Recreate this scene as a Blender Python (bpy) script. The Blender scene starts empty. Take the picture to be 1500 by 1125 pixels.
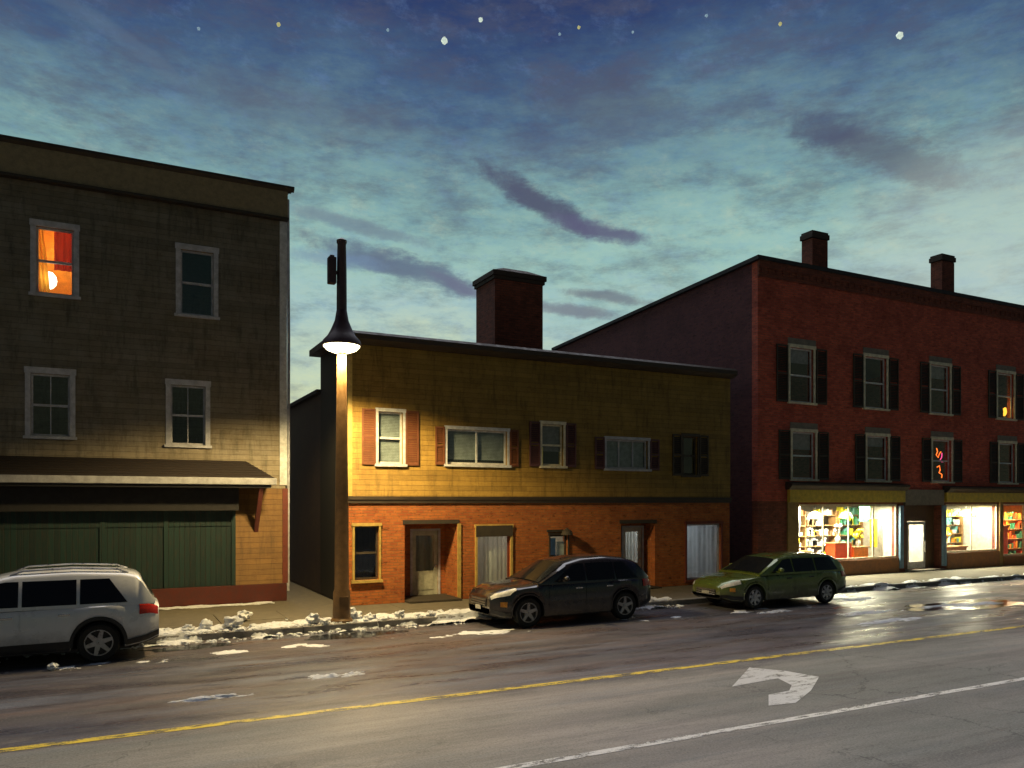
import bpy, math, random
from mathutils import Vector, noise
random.seed(7)
R = math.radians
scene = bpy.context.scene
col = scene.collection

# ------------------------------------------------------------------ camera
cam_d = bpy.data.cameras.new('camera'); cam = bpy.data.objects.new('camera', cam_d); col.objects.link(cam)
cam.location = (0, 0, 3.1)
cam.rotation_euler = (R(90), 0, -math.atan2(.4554, .8903))
cam_d.sensor_width = 36; cam_d.lens = 27.6; cam_d.shift_y = .115
cam_d.clip_end = 3000
scene.camera = cam
scene.view_settings.view_transform = 'Standard'; scene.view_settings.look = 'None'
scene.view_settings.exposure = 0; scene.view_settings.gamma = 1
scene.cycles.use_denoising = True
scene.cycles.max_bounces = 6
scene.cycles.sample_clamp_indirect = 4

# ------------------------------------------------------------------ node helpers
class NT:
    def __init__(s, tree): s.t = tree; s.n = tree.nodes; s.l = tree.links
    def new(s, k, **kw):
        n = s.n.new(k)
        for a, b in kw.items(): setattr(n, a, b)
        return n
    def put(s, sock, v):
        if v is None: return
        if isinstance(v, bpy.types.NodeSocket): s.l.new(v, sock)
        else: sock.default_value = v
    def m(s, op, a, b=None, c=None, clamp=False):
        n = s.new('ShaderNodeMath', operation=op, use_clamp=clamp)
        s.put(n.inputs[0], a); s.put(n.inputs[1], b); s.put(n.inputs[2], c)
        return n.outputs[0]
    def mix(s, f, a, b, blend='MIX'):
        n = s.new('ShaderNodeMix', data_type='RGBA', blend_type=blend)
        s.put(n.inputs[0], f); s.put(n.inputs[6], a); s.put(n.inputs[7], b)
        return n.outputs[2]
    def rng(s, v, a, b, c=0., d=1., smooth=True):
        n = s.new('ShaderNodeMapRange', interpolation_type='SMOOTHSTEP' if smooth else 'LINEAR')
        s.put(n.inputs[0], v); s.put(n.inputs[1], a); s.put(n.inputs[2], b); s.put(n.inputs[3], c); s.put(n.inputs[4], d)
        return n.outputs[0]
    def noise(s, vec, scale, detail=4, rough=.55, out=0, sc=None):
        if sc:
            mp = s.new('ShaderNodeMapping'); s.put(mp.inputs[0], vec); mp.inputs[3].default_value = sc; vec = mp.outputs[0]
        n = s.new('ShaderNodeTexNoise'); s.put(n.inputs['Vector'], vec)
        n.inputs['Scale'].default_value = scale; n.inputs['Detail'].default_value = detail; n.inputs['Roughness'].default_value = rough
        return n.outputs[out]
    def ramp(s, v, stops):
        n = s.new('ShaderNodeValToRGB'); s.put(n.inputs[0], v); e = n.color_ramp.elements
        while len(e) < len(stops): e.new(.5)
        for i, (p, c) in enumerate(stops): e[i].position = p; e[i].color = (*c, 1)
        return n.outputs[0]
    def sep(s, v):
        n = s.new('ShaderNodeSeparateXYZ'); s.put(n.inputs[0], v); return n.outputs
    def comb(s, x, y, z):
        n = s.new('ShaderNodeCombineXYZ'); s.put(n.inputs[0], x); s.put(n.inputs[1], y); s.put(n.inputs[2], z); return n.outputs[0]

# ------------------------------------------------------------------ sky (world)
def sky_dir(px, py):            # compass bearing and elevation of a patch of sky
    u = (px-750)/1150; v = (735-py)/1150
    x = .4554+.8903*u; y = .8903-.4554*u
    return math.atan2(x, y), math.atan2(v, math.hypot(x, y))
w = bpy.data.worlds.new('World'); scene.world = w; w.use_nodes = True
T = NT(w.node_tree); T.n.clear()
tc = T.new('ShaderNodeTexCoord')
d = tc.outputs['Generated']
X, Y, Z = T.sep(d)
az = T.m('ARCTAN2', X, Y)
el = T.m('ARCSINE', Z)
big = T.noise(T.comb(az, T.m('MULTIPLY', el, 2.2), 0), 3.2, 6, .6)
fine = T.noise(T.comb(az, T.m('MULTIPLY', el, 3.), .3), 11, 8, .7)
weave = T.noise(T.comb(T.m('MULTIPLY', az, .35), el, .9), 70, 6, .75)
tt = T.m('ADD', el, T.m('MULTIPLY', T.m('SUBTRACT', big, .5), .19))
tt = T.m('ADD', tt, T.m('MULTIPLY', T.m('SUBTRACT', fine, .5), .10))
base = T.ramp(tt, [(0, (.62, .66, .42)), (.14, (.60, .68, .46)), (.22, (.40, .56, .53)), (.29, (.34, .53, .47)), (.36, (.23, .39, .38)),
                   (.425, (.145, .245, .29)), (.485, (.075, .130, .215)), (.55, (.036, .060, .145)), (.63, (.024, .034, .098)), (1, (.015, .02, .06))])
base = T.mix(T.rng(weave, .38, .68, 0, .45), base, (.30, .36, .55, 1), 'SOFT_LIGHT')
dab = T.noise(T.comb(T.m('MULTIPLY', az, .6), T.m('ADD', el, T.m('MULTIPLY', az, .15)), 4.), 34, 7, .75)
base = T.mix(T.m('MULTIPLY', T.rng(dab, .50, .72), .22), base, (.17, .27, .50, 1))
base = T.mix(T.m('MULTIPLY', T.m('MULTIPLY', T.rng(dab, .5, .3), T.rng(tt, .5, .3)), .22), base, (.60, .62, .42, 1))
base = T.mix(T.m('MULTIPLY', T.rng(fine, .42, .72), .5), base, (.10, .105, .15, 1))      # grey veil of thin cloud
# thin dusk clouds: (px, py, half length, half width, tilt, colour, strength)
CL = [(790, 297, 88, 15, 27, (.075, .075, .135), .9), (880, 338, 75, 12, 12, (.11, .11, .19), .9), (1305, 228, 115, 22, 25, (.10, .11, .15), .7),
      (1215, 190, 55, 20, 15, (.065, .075, .14), .5), (520, 330, 110, 9, 10, (.16, .21, .27), .7), (590, 392, 120, 17, 14, (.11, .14, .22), .85), (690, 425, 60, 9, 20, (.15, .16, .24), .75),
      (840, 455, 60, 8, 8, (.17, .18, .23), .8), (890, 434, 60, 8, 8, (.15, .17, .21), .8), (500, 380, 60, 12, 3, (.17, .25, .38), .6),
      (420, 158, 190, 30, 4, (.10, .12, .17), .35), (880, 150, 130, 34, 8, (.085, .09, .13), .45), (930, 190, 170, 18, -6, (.09, .12, .20), .35)]
wx = T.m('MULTIPLY', T.m('SUBTRACT', T.noise(d, 26, 7, .7), .5), 2.6)
wy = T.m('MULTIPLY', T.m('SUBTRACT', T.noise(T.comb(az, T.m('MULTIPLY', el, 2.5), 2.), 14, 7, .72), .5), 3.0)
for (px, py, hl, hw, tilt, c, st) in CL:
    a0, e0 = sky_dir(px, py)
    k = 1/1150*math.cos(e0)
    ca, sa = math.cos(R(tilt)), math.sin(R(tilt))
    du = T.m('SUBTRACT', az, a0); dv = T.m('SUBTRACT', el, e0)
    p = T.m('DIVIDE', T.m('SUBTRACT', T.m('MULTIPLY', du, ca), T.m('MULTIPLY', dv, sa)), hl*k)
    q = T.m('DIVIDE', T.m('ADD', T.m('MULTIPLY', du, sa), T.m('MULTIPLY', dv, ca)), hw*k)
    q = T.m('ADD', q, wy); p = T.m('ADD', p, T.m('MULTIPLY', wx, .7))
    r2 = T.m('ADD', T.m('MULTIPLY', p, p), T.m('MULTIPLY', q, q))
    base = T.mix(T.m('MULTIPLY', T.rng(r2, .1, 2.0, 1, 0), st), base, (*c, 1))
# pale wisp high on the left
a0, e0 = sky_dir(190, 62); k = 1/1150*math.cos(e0); ca, sa = math.cos(R(24)), math.sin(R(24))
du = T.m('SUBTRACT', az, a0); dv = T.m('SUBTRACT', el, e0)
p = T.m('DIVIDE', T.m('SUBTRACT', T.m('MULTIPLY', du, ca), T.m('MULTIPLY', dv, sa)), 110*k)
q = T.m('DIVIDE', T.m('ADD', T.m('MULTIPLY', du, sa), T.m('MULTIPLY', dv, ca)), 9*k)
q = T.m('ADD', q, T.m('MULTIPLY', T.m('MULTIPLY', p, p), 1.6)); q = T.m('ADD', q, wy)
base = T.mix(T.m('MULTIPLY', T.rng(T.m('ADD', T.m('MULTIPLY', p, p), T.m('MULTIPLY', q, q)), .0, 2.6, 1, 0), .38), base, (.12, .17, .24, 1))
# paler afterglow towards the right, and a dimmer sky opposite the afterglow
a1, e1 = sky_dir(1560, 320)
gl = T.rng(T.m('ADD', T.m('POWER', T.m('DIVIDE', T.m('SUBTRACT', az, a1), .22), 2), T.m('POWER', T.m('DIVIDE', T.m('SUBTRACT', el, e1), .10), 2)), 0, 1.6, 1, 0)
base = T.mix(T.m('MULTIPLY', gl, .3), base, (.62, .64, .58, 1))
hs = T.new('ShaderNodeHueSaturation'); hs.inputs['Saturation'].default_value = 1.04; T.put(hs.inputs['Color'], base); base = hs.outputs[0]
back = T.rng(Y, -.5, .4, .15, 1)
base = T.mix(1, base, T.comb(back, back, back), 'MULTIPLY')
nis = T.new('ShaderNodeTexSky', sky_type='NISHITA', sun_disc=False, sun_elevation=R(-4), sun_rotation=R(20))
bg = T.new('ShaderNodeBackground'); T.put(bg.inputs[0], base); bg.inputs[1].default_value = 1.0
bg2 = T.new('ShaderNodeBackground'); T.put(bg2.inputs[0], nis.outputs[0]); bg2.inputs[1].default_value = .08
ad = T.new('ShaderNodeAddShader'); T.l.new(bg.outputs[0], ad.inputs[0]); T.l.new(bg2.outputs[0], ad.inputs[1])
wo = T.new('ShaderNodeOutputWorld'); T.l.new(ad.outputs[0], wo.inputs[0])

# the last glow of the set sun, very soft, from behind the houses
sd = bpy.data.lights.new('afterglow', 'SUN'); sd.energy = 1.65; sd.angle = R(60); sd.color = (.95, .95, 1)
so = bpy.data.objects.new('afterglow', sd); col.objects.link(so)
so.rotation_euler = Vector((-.15, -.66, -1.0)).to_track_quat('-Z', 'Y').to_euler(); so.location = (0, 40, 60)

# ------------------------------------------------------------------ materials
MATS = {}
def base_mat(name):
    m = bpy.data.materials.new(name); m.use_nodes = True
    N = NT(m.node_tree); b = N.n['Principled BSDF']; tc = N.new('ShaderNodeTexCoord')
    MATS[name] = m
    return m, N, b, tc.outputs['Object']
def bump(N, b, h, dist, strength=1.):
    bn = N.new('ShaderNodeBump'); N.put(bn.inputs['Height'], h); bn.inputs['Distance'].default_value = dist; bn.inputs['Strength'].default_value = strength
    N.l.new(bn.outputs[0], b.inputs['Normal'])
def c4(c, k=1): return (c[0]*k, c[1]*k, c[2]*k, 1)
def plain(name, c, rough=.6, metal=0., var=.25, scale=6, coat=0., bm=.003, spec=None):
    m, N, b, oc = base_mat(name)
    n1 = N.noise(oc, scale, 5, .6); n2 = N.noise(oc, scale*7, 3, .6)
    f = N.m('ADD', N.m('MULTIPLY', n1, .7), N.m('MULTIPLY', n2, .3))
    cc = N.mix(N.rng(f, .3, .7), c4(c, 1-var), c4(c, 1+var))
    if name.startswith('paint_'):       # road salt and grime splashed up the lower body
        zz = N.sep(oc)[2]; gz = N.m('ADD', zz, N.m('MULTIPLY', N.m('SUBTRACT', N.noise(oc, 5, 6, .7), .5), .5))
        cc = N.mix(N.rng(gz, .75, .25, 0, .65), cc, (.16, .145, .125, 1))
    N.put(b.inputs['Base Color'], cc)
    N.put(b.inputs['Roughness'], N.rng(n1, .3, .7, max(rough-.1, .03), min(rough+.1, 1)))
    b.inputs['Metallic'].default_value = metal
    if coat: b.inputs['Coat Weight'].default_value = coat; b.inputs['Coat Roughness'].default_value = .05
    if bm: bump(N, b, n2, bm)
    return m
def siding(name, c, c2, board=.15, rough=.7):
    m, N, b, oc = base_mat(name); x, y, z = N.sep(oc)
    zb = N.m('DIVIDE', z, board); fr = N.m('FRACT', zb); idx = N.m('FLOOR', zb)
    wn = N.new('ShaderNodeTexWhiteNoise', noise_dimensions='2D')
    xx = N.m('ADD', x, y)
    N.put(wn.inputs['Vector'], N.comb(idx, N.m('FLOOR', N.m('ADD', N.m('DIVIDE', xx, 3.1), N.m('MULTIPLY', idx, .37))), 0))
    st = N.noise(oc, 1.2, 6, .65); st2 = N.noise(N.comb(N.m('MULTIPLY', xx, 2.5), N.m('MULTIPLY', z, .35), 0), 2.2, 5, .7)
    grain = N.noise(N.comb(xx, N.m('MULTIPLY', z, 12), 0), 5, 4, .6)
    cc = N.mix(N.rng(st, .3, .7), c4(c), c4(c2))
    blot = N.noise(oc, 3.3, 7, .72)
    cc = N.mix(N.m('MULTIPLY', wn.outputs[0], .42), cc, c4(c, .45))
    cc = N.mix(N.rng(st2, .46, .72, 0, .7), cc, c4(c, .34))
    cc = N.mix(N.rng(blot, .5, .68, 0, .55), cc, c4((c[0]*.55, c[1]*.48, c[2]*.42)))
    cc = N.mix(N.rng(blot, .44, .3, 0, .4), cc, c4((c2[0]*1.25, c2[1]*1.25, c2[2]*1.5)))
    cc = N.mix(N.rng(fr, .12, .03, 0, .55), cc, c4(c, .2))  # gap shadow at each board's lower edge, put into the colour
    cc = N.mix(N.rng(grain, .5, .75, 0, .35), cc, c4(c2, 1.3))
    N.put(b.inputs['Base Color'], cc); b.inputs['Roughness'].default_value = rough
    bump(N, b, N.m('ADD', N.m('SUBTRACT', 1, fr), N.m('MULTIPLY', grain, .2)), .055)
    return m
def brick(name, c, c2, mortar, sx=4.6, rough=.85, bmp=.022, rough_patches=.5):
    m, N, b, oc = base_mat(name); x, y, z = N.sep(oc)
    wob = N.m('MULTIPLY', N.m('SUBTRACT', N.noise(oc, 3, 2), .5), .02)
    v = N.comb(N.m('ADD', x, y), N.m('ADD', z, wob), 0)
    t = N.new('ShaderNodeTexBrick'); N.put(t.inputs['Vector'], v)
    t.inputs['Color1'].default_value = c4(c); t.inputs['Color2'].default_value = c4(c2); t.inputs['Mortar'].default_value = c4(mortar)
    t.inputs['Scale'].default_value = 1; t.inputs['Brick Width'].default_value = .23; t.inputs['Row Height'].default_value = .085
    t.inputs['Mortar Size'].default_value = .008; t.inputs['Mortar Smooth'].default_value = .3; t.inputs['Bias'].default_value = -.1
    st = N.noise(oc, .8, 6, .65); f2 = N.noise(oc, 5.5, 6, .7)
    cc = N.mix(N.rng(st, .42, .72, 0, rough_patches), t.outputs['Color'], c4(c2, .42))
    cc = N.mix(N.rng(f2, .5, .75, 0, .45), cc, c4(c, 1.45))
    cc = N.mix(N.rng(N.noise(oc, 9, 5, .75, sc=(.45, .45, 1.3)), .54, .66, 0, .85), cc, c4(c, .22))
    N.put(b.inputs['Base Color'], cc); b.inputs['Roughness'].default_value = rough
    bump(N, b, N.m('SUBTRACT', N.m('MULTIPLY', f2, .5), t.outputs['Fac']), bmp)
    return m
def emit(name, c, s, var=0, scale=8):
    m, N, b, oc = base_mat(name)
    b.inputs['Base Color'].default_value = (*c, 1)
    cc = c4(c)
    if var: cc = N.mix(N.rng(N.noise(oc, scale, 4), .35, .65), c4(c, 1-var), c4(c, 1+var*.3))
    N.put(b.inputs['Emission Color'], cc)
    b.inputs['Emission Strength'].default_value = s
    return m
def glass(name, tint=(.9, .95, .95), refl=1.0, rough=.03):
    m, N, b, oc = base_mat(name); N.n.remove(b)
    tr = N.new('ShaderNodeBsdfTransparent'); tr.inputs[0].default_value = (*tint, 1)
    gl = N.new('ShaderNodeBsdfGlossy'); gl.inputs['Roughness'].default_value = rough; gl.inputs[0].default_value = (refl, refl, refl, 1)
    lw = N.new('ShaderNodeLayerWeight'); lw.inputs[0].default_value = .5
    bn = N.new('ShaderNodeBump'); bn.inputs['Distance'].default_value = .02; bn.inputs['Strength'].default_value = .35
    N.put(bn.inputs['Height'], N.noise(oc, 1.3, 2)); N.l.new(bn.outputs[0], gl.inputs['Normal'])
    mx = N.new('ShaderNodeMixShader'); N.put(mx.inputs[0], N.m('ADD', N.m('MULTIPLY', N.m('POWER', lw.outputs['Facing'], 5), .9), .05)); N.l.new(tr.outputs[0], mx.inputs[1]); N.l.new(gl.outputs[0], mx.inputs[2])
    out = [n for n in N.n if n.type == 'OUTPUT_MATERIAL'][0]; N.l.new(mx.outputs[0], out.inputs[0])
    return m
def cloth(name, c, trans=.5, fold=16):
    m, N, b, oc = base_mat(name); x, y, z = N.sep(oc)
    wv = N.m('SINE', N.m('ADD', N.m('MULTIPLY', x, fold), N.m('MULTIPLY', N.noise(oc, 2.5, 3), 7)))
    fo = N.m('MULTIPLY_ADD', wv, .5, .5)
    N.put(b.inputs['Base Color'], N.mix(fo, c4(c, .72), c4(c, 1.1))); b.inputs['Roughness'].default_value = .9
    bump(N, b, fo, .02)
    tl = N.new('ShaderNodeBsdfTranslucent'); tl.inputs[0].default_value = c4(c)
    mx = N.new('ShaderNodeMixShader'); mx.inputs[0].default_value = trans
    N.l.new(b.outputs[0], mx.inputs[1]); N.l.new(tl.outputs[0], mx.inputs[2])
    out = [n for n in N.n if n.type == 'OUTPUT_MATERIAL'][0]; N.l.new(mx.outputs[0], out.inputs[0])
    return m
def road_mat():
    m, N, b, oc = base_mat('asphalt'); x, y, z = N.sep(oc)
    n1 = N.noise(oc, .35, 6, .6, sc=(.35, 1, 1)); n2 = N.noise(oc, 1.6, 6, .65, sc=(.25, 1, 1)); g = N.noise(oc, 32, 5, .85)
    g2 = N.noise(oc, 9, 6, .75, sc=(.5, 1, 1))
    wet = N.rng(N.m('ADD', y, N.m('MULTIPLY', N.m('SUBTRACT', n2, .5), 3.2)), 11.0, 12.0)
    dry = N.mix(N.rng(n2, .3, .7), (.29, .255, .225, 1), (.40, .35, .305, 1))
    dry = N.mix(N.rng(n1, .35, .62, 0, .75), dry, (.17, .185, .165, 1))
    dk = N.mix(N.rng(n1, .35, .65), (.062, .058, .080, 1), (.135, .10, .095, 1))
    stk = N.noise(oc, 3.2, 7, .7, sc=(.07, 1, 1)); stk2 = N.noise(oc, 1.1, 6, .7, sc=(.12, 1, 1))
    dry = N.mix(N.rng(stk, .46, .66, 0, .55), dry, (.15, .135, .12, 1)); dry = N.mix(N.rng(stk2, .5, .68, 0, .5), dry, (.20, .225, .235, 1))
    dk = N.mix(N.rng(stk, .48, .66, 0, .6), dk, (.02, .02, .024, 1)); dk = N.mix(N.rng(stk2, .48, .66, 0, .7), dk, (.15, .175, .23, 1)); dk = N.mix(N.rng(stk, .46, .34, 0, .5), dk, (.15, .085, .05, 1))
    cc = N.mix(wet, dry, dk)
    tr = N.m('ABSOLUTE', N.m('SINE', N.m('MULTIPLY', N.m('ADD', y, .35), 1.75)))
    cc = N.mix(N.m('MULTIPLY', N.rng(tr, .75, 1), N.rng(n2, .35, .6, .1, .4)), cc, (.06, .058, .055, 1))
    cc = N.mix(N.rng(g, .5, .64, .0, .55), cc, c4((.025, .025, .028)))
    cc = N.mix(N.rng(g, .47, .36, .0, .5), cc, c4((.40, .39, .38)))
    cc = N.mix(N.rng(g2, .5, .72, 0, .35), cc, c4((.05, .05, .05)))
    # tar-filled cracks
    vo = N.new('ShaderNodeTexVoronoi', feature='DISTANCE_TO_EDGE'); vo.inputs['Scale'].default_value = .28
    ofs = N.new('ShaderNodeVectorMath', operation='ADD'); N.put(ofs.inputs[0], oc)
    nc = N.noise(oc, 1.2, 5, .7, out=1); N.put(ofs.inputs[1], nc); N.l.new(ofs.outputs[0], vo.inputs['Vector'])
    crack = N.m('MULTIPLY', N.rng(vo.outputs['Distance'], .0, .007, 1, 0), N.rng(n1, .4, .6))
    cc = N.mix(N.m('MULTIPLY', crack, .6), cc, (.018, .018, .018, 1))
    N.put(b.inputs['Base Color'], cc)
    rw = N.rng(n2, .38, .62, .26, .58); rd = N.rng(n1, .3, .7, .48, .8)
    mr = N.m('ADD', N.m('MULTIPLY', wet, rw), N.m('MULTIPLY', N.m('SUBTRACT', 1, wet), rd))
    N.put(b.inputs['Roughness'], mr)
    bump(N, b, N.m('ADD', g, N.m('MULTIPLY', g2, 1.2)), .007, .8)
    return m
def paint_mat(name, c, wear=.55):
    m, N, b, oc = base_mat(name)
    n = N.noise(oc, 5, 6, .75, sc=(.5, 1.6, 1)); g = N.noise(oc, 45, 3, .7)
    k = N.m('ADD', N.m('MULTIPLY', n, .75), N.m('MULTIPLY', g, .25))
    N.put(b.inputs['Base Color'], N.mix(N.rng(k, wear-.07, wear+.06), c4(c), (.16, .145, .12, 1)))
    b.inputs['Roughness'].default_value = .45; bump(N, b, g, .004)
    al = N.new('ShaderNodeBsdfTransparent'); mx = N.new('ShaderNodeMixShader')
    N.put(mx.inputs[0], N.rng(k, wear-.01, wear+.07)); N.l.new(b.outputs[0], mx.inputs[1]); N.l.new(al.outputs[0], mx.inputs[2])
    out = [q for q in N.n if q.type == 'OUTPUT_MATERIAL'][0]; N.l.new(mx.outputs[0], out.inputs[0])
    return m
def boards(name, c, c2, wdt=.14):
    m, N, b, oc = base_mat(name); x, y, z = N.sep(oc)
    q = N.m('DIVIDE', x, wdt); fr = N.m('FRACT', q)
    wn = N.new('ShaderNodeTexWhiteNoise', noise_dimensions='1D'); N.put(wn.inputs['W'], N.m('FLOOR', q))
    cc = N.mix(wn.outputs[0], c4(c), c4(c2)); gap = N.rng(N.m('ABSOLUTE', N.m('SUBTRACT', fr, .5)), .44, .48)
    gr = N.noise(N.comb(N.m('MULTIPLY', x, 9), y, z), 3, 5, .6)
    cc = N.mix(N.rng(gr, .45, .75, 0, .5), cc, c4((.05, .03, .02)) if 'green' in name else c4((.10, .07, .04)))
    cc = N.mix(gap, cc, c4((.02, .018, .015)))
    N.put(b.inputs['Base Color'], cc); b.inputs['Roughness'].default_value = .65
    bump(N, b, N.m('SUBTRACT', 1, gap), .012)
    return m
def snow_mat():
    m, N, b, oc = base_mat('snow')
    n = N.noise(oc, 4, 6, .7); g = N.noise(oc, 30, 4, .7)
    cc = N.mix(N.rng(n, .5, .74), (.88, .91, .96, 1), (.46, .45, .44, 1))
    N.put(b.inputs['Base Color'], cc); b.inputs['Roughness'].default_value = .55
    bump(N, b, N.m('ADD', g, n), .03)
    return m

plain_specs = dict(
    trim_grey=((.48, .48, .52), .55), trim_white=((.66, .66, .66), .5), trim_tan=((.74, .68, .50), .6), trim_yellow=((.52, .36, .10), .6),
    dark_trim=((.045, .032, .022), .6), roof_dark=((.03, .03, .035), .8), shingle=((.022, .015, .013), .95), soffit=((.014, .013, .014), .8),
    frieze=((.27, .215, .12), .7), bracket_red=((.16, .045, .035), .6), base_red=((.085, .015, .009), .7), void=((.02, .02, .02), .9),
    blind=((.38, .38, .38), .8), blind_warm=((.33, .26, .27), .8), sash_blue=((.30, .42, .55), .5), shutter_rust=((.18, .062, .024), .6), shutter_plum=((.12, .05, .05), .6),
    shutter_dark=((.06, .045, .03), .6), door_green=((.42, .43, .34), .5), door_tan=((.55, .50, .42), .5), concrete=((.15, .13, .095), .85), kerb_stone=((.24, .23, .22), .8),
    room=((.55, .52, .44), .8), room_orange=((.85, .36, .05), .8), room_floor=((.22, .12, .06), .6), shelf_wood=((.35, .2, .08), .6), gold=((.62, .45, .06), .5), rust_panel=((.26, .11, .04), .6), gold_brown=((.30, .19, .06), .6),
    blue_post=((.17, .30, .45), .5), brown_panel=((.11, .065, .035), .6), chim_cap=((.06, .04, .03), .8), metal_dark=((.06, .03, .035), .45), pole=((.20, .11, .042), .5),
    rubber=((.018, .018, .018), .8), black_plastic=((.022, .022, .024), .5), alloy=((.45, .46, .48), .35), chrome=((.6, .6, .6), .15), red_lens=((.5, .03, .02), .2),
    amber_lens=((.75, .33, .05), .2), clear_lens=((.75, .75, .72), .12), plate=((.5, .5, .48), .4), grey_stone=((.22, .19, .155), .8), ground=((.09, .085, .07), .9),
    good_red=((.7, .09, .02), .5), good_orange=((.8, .28, .03), .5), good_yellow=((.85, .75, .05), .5), good_white=((.8, .8, .76), .5), good_green=((.05, .25, .13), .5),
    good_teal=((.12, .32, .30), .5), good_brown=((.2, .11, .05), .6), gutter=((.34, .34, .36), .5), rust_trim=((.16, .035, .02), .6), blue_card=((.2, .42, .75), .6), lintel=((.05, .04, .03), .8))
for k, (c, r) in plain_specs.items(): plain(k, c, r, metal=(.8 if k in ('alloy', 'chrome') else 0), bm=(.0 if 'lens' in k or k in ('alloy', 'chrome') else .003))
plain('paint_silver', (.80, .82, .86), .34, .1, .04, 2, 1., 0); plain('paint_black', (.022, .020, .024), .28, .2, .1, 2, 1., 0); plain('paint_green', (.13, .18, .03), .28, .3, .1, 2, 1., 0)
plain('car_glass', (.012, .013, .015), .06, 0, .0, 2, 0, 0)
siding('clap_grey', (.25, .20, .125), (.33, .28, .20)); siding('clap_ochre', (.34, .20, .036), (.46, .28, .055)); siding('clap_tan', (.26, .135, .035), (.20, .10, .025), .16)
brick('brick_orange', (.54, .165, .038), (.40, .10, .028), (.30, .16, .06)); brick('brick_red', (.70, .135, .075), (.42, .07, .05), (.34, .15, .10)); brick('brick_shaded', (.16, .045, .05), (.11, .03, .045), (.09, .05, .05)); brick('brick_dark', (.30, .08, .045), (.18, .05, .03), (.11, .06, .045))
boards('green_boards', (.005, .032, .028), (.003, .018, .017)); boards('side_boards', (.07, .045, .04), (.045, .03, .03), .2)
glass('window_glass'); glass('shop_glass', (.97, .98, .97), .8)
cloth('curtain_white', (.72, .68, .62)); cloth('curtain_orange', (.95, .48, .06), .6); cloth('curtain_red', (.45, .05, .02), .5); cloth('curtain_pale', (.62, .62, .66), .55)
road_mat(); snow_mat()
paint_mat('paint_faded', (.68, .68, .68), .565); paint_mat('paint_yellow', (.90, .66, .04), .52); paint_mat('paint_white', (.82, .80, .76), .54)
emit('lamp_lens', (1, .86, .48), 9); emit('shop_light', (1, .95, .70), 14); emit('globe', (1, .93, .72), 3.5); emit('neon_orange', (1, .16, .02), 2.6); emit('neon_pink', (1, .08, .30), 1.6)
emit('candle', (1, .45, .04), 2.4); emit('star', (.80, .92, .80), .62); emit('star_yellow', (.75, .70, .30), .45); emit('star_blue', (.35, .52, .65), .45)
def puddle_mat():
    m, N, b, oc = base_mat('water_film')
    b.inputs['Base Color'].default_value = (.012, .013, .016, 1); N.put(b.inputs['Roughness'], N.rng(N.noise(oc, 5, 4), .3, .7, .03, .14)); bump(N, b, N.noise(oc, 14, 3, .6, sc=(.5, 1, 1)), .004)
puddle_mat()

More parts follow.
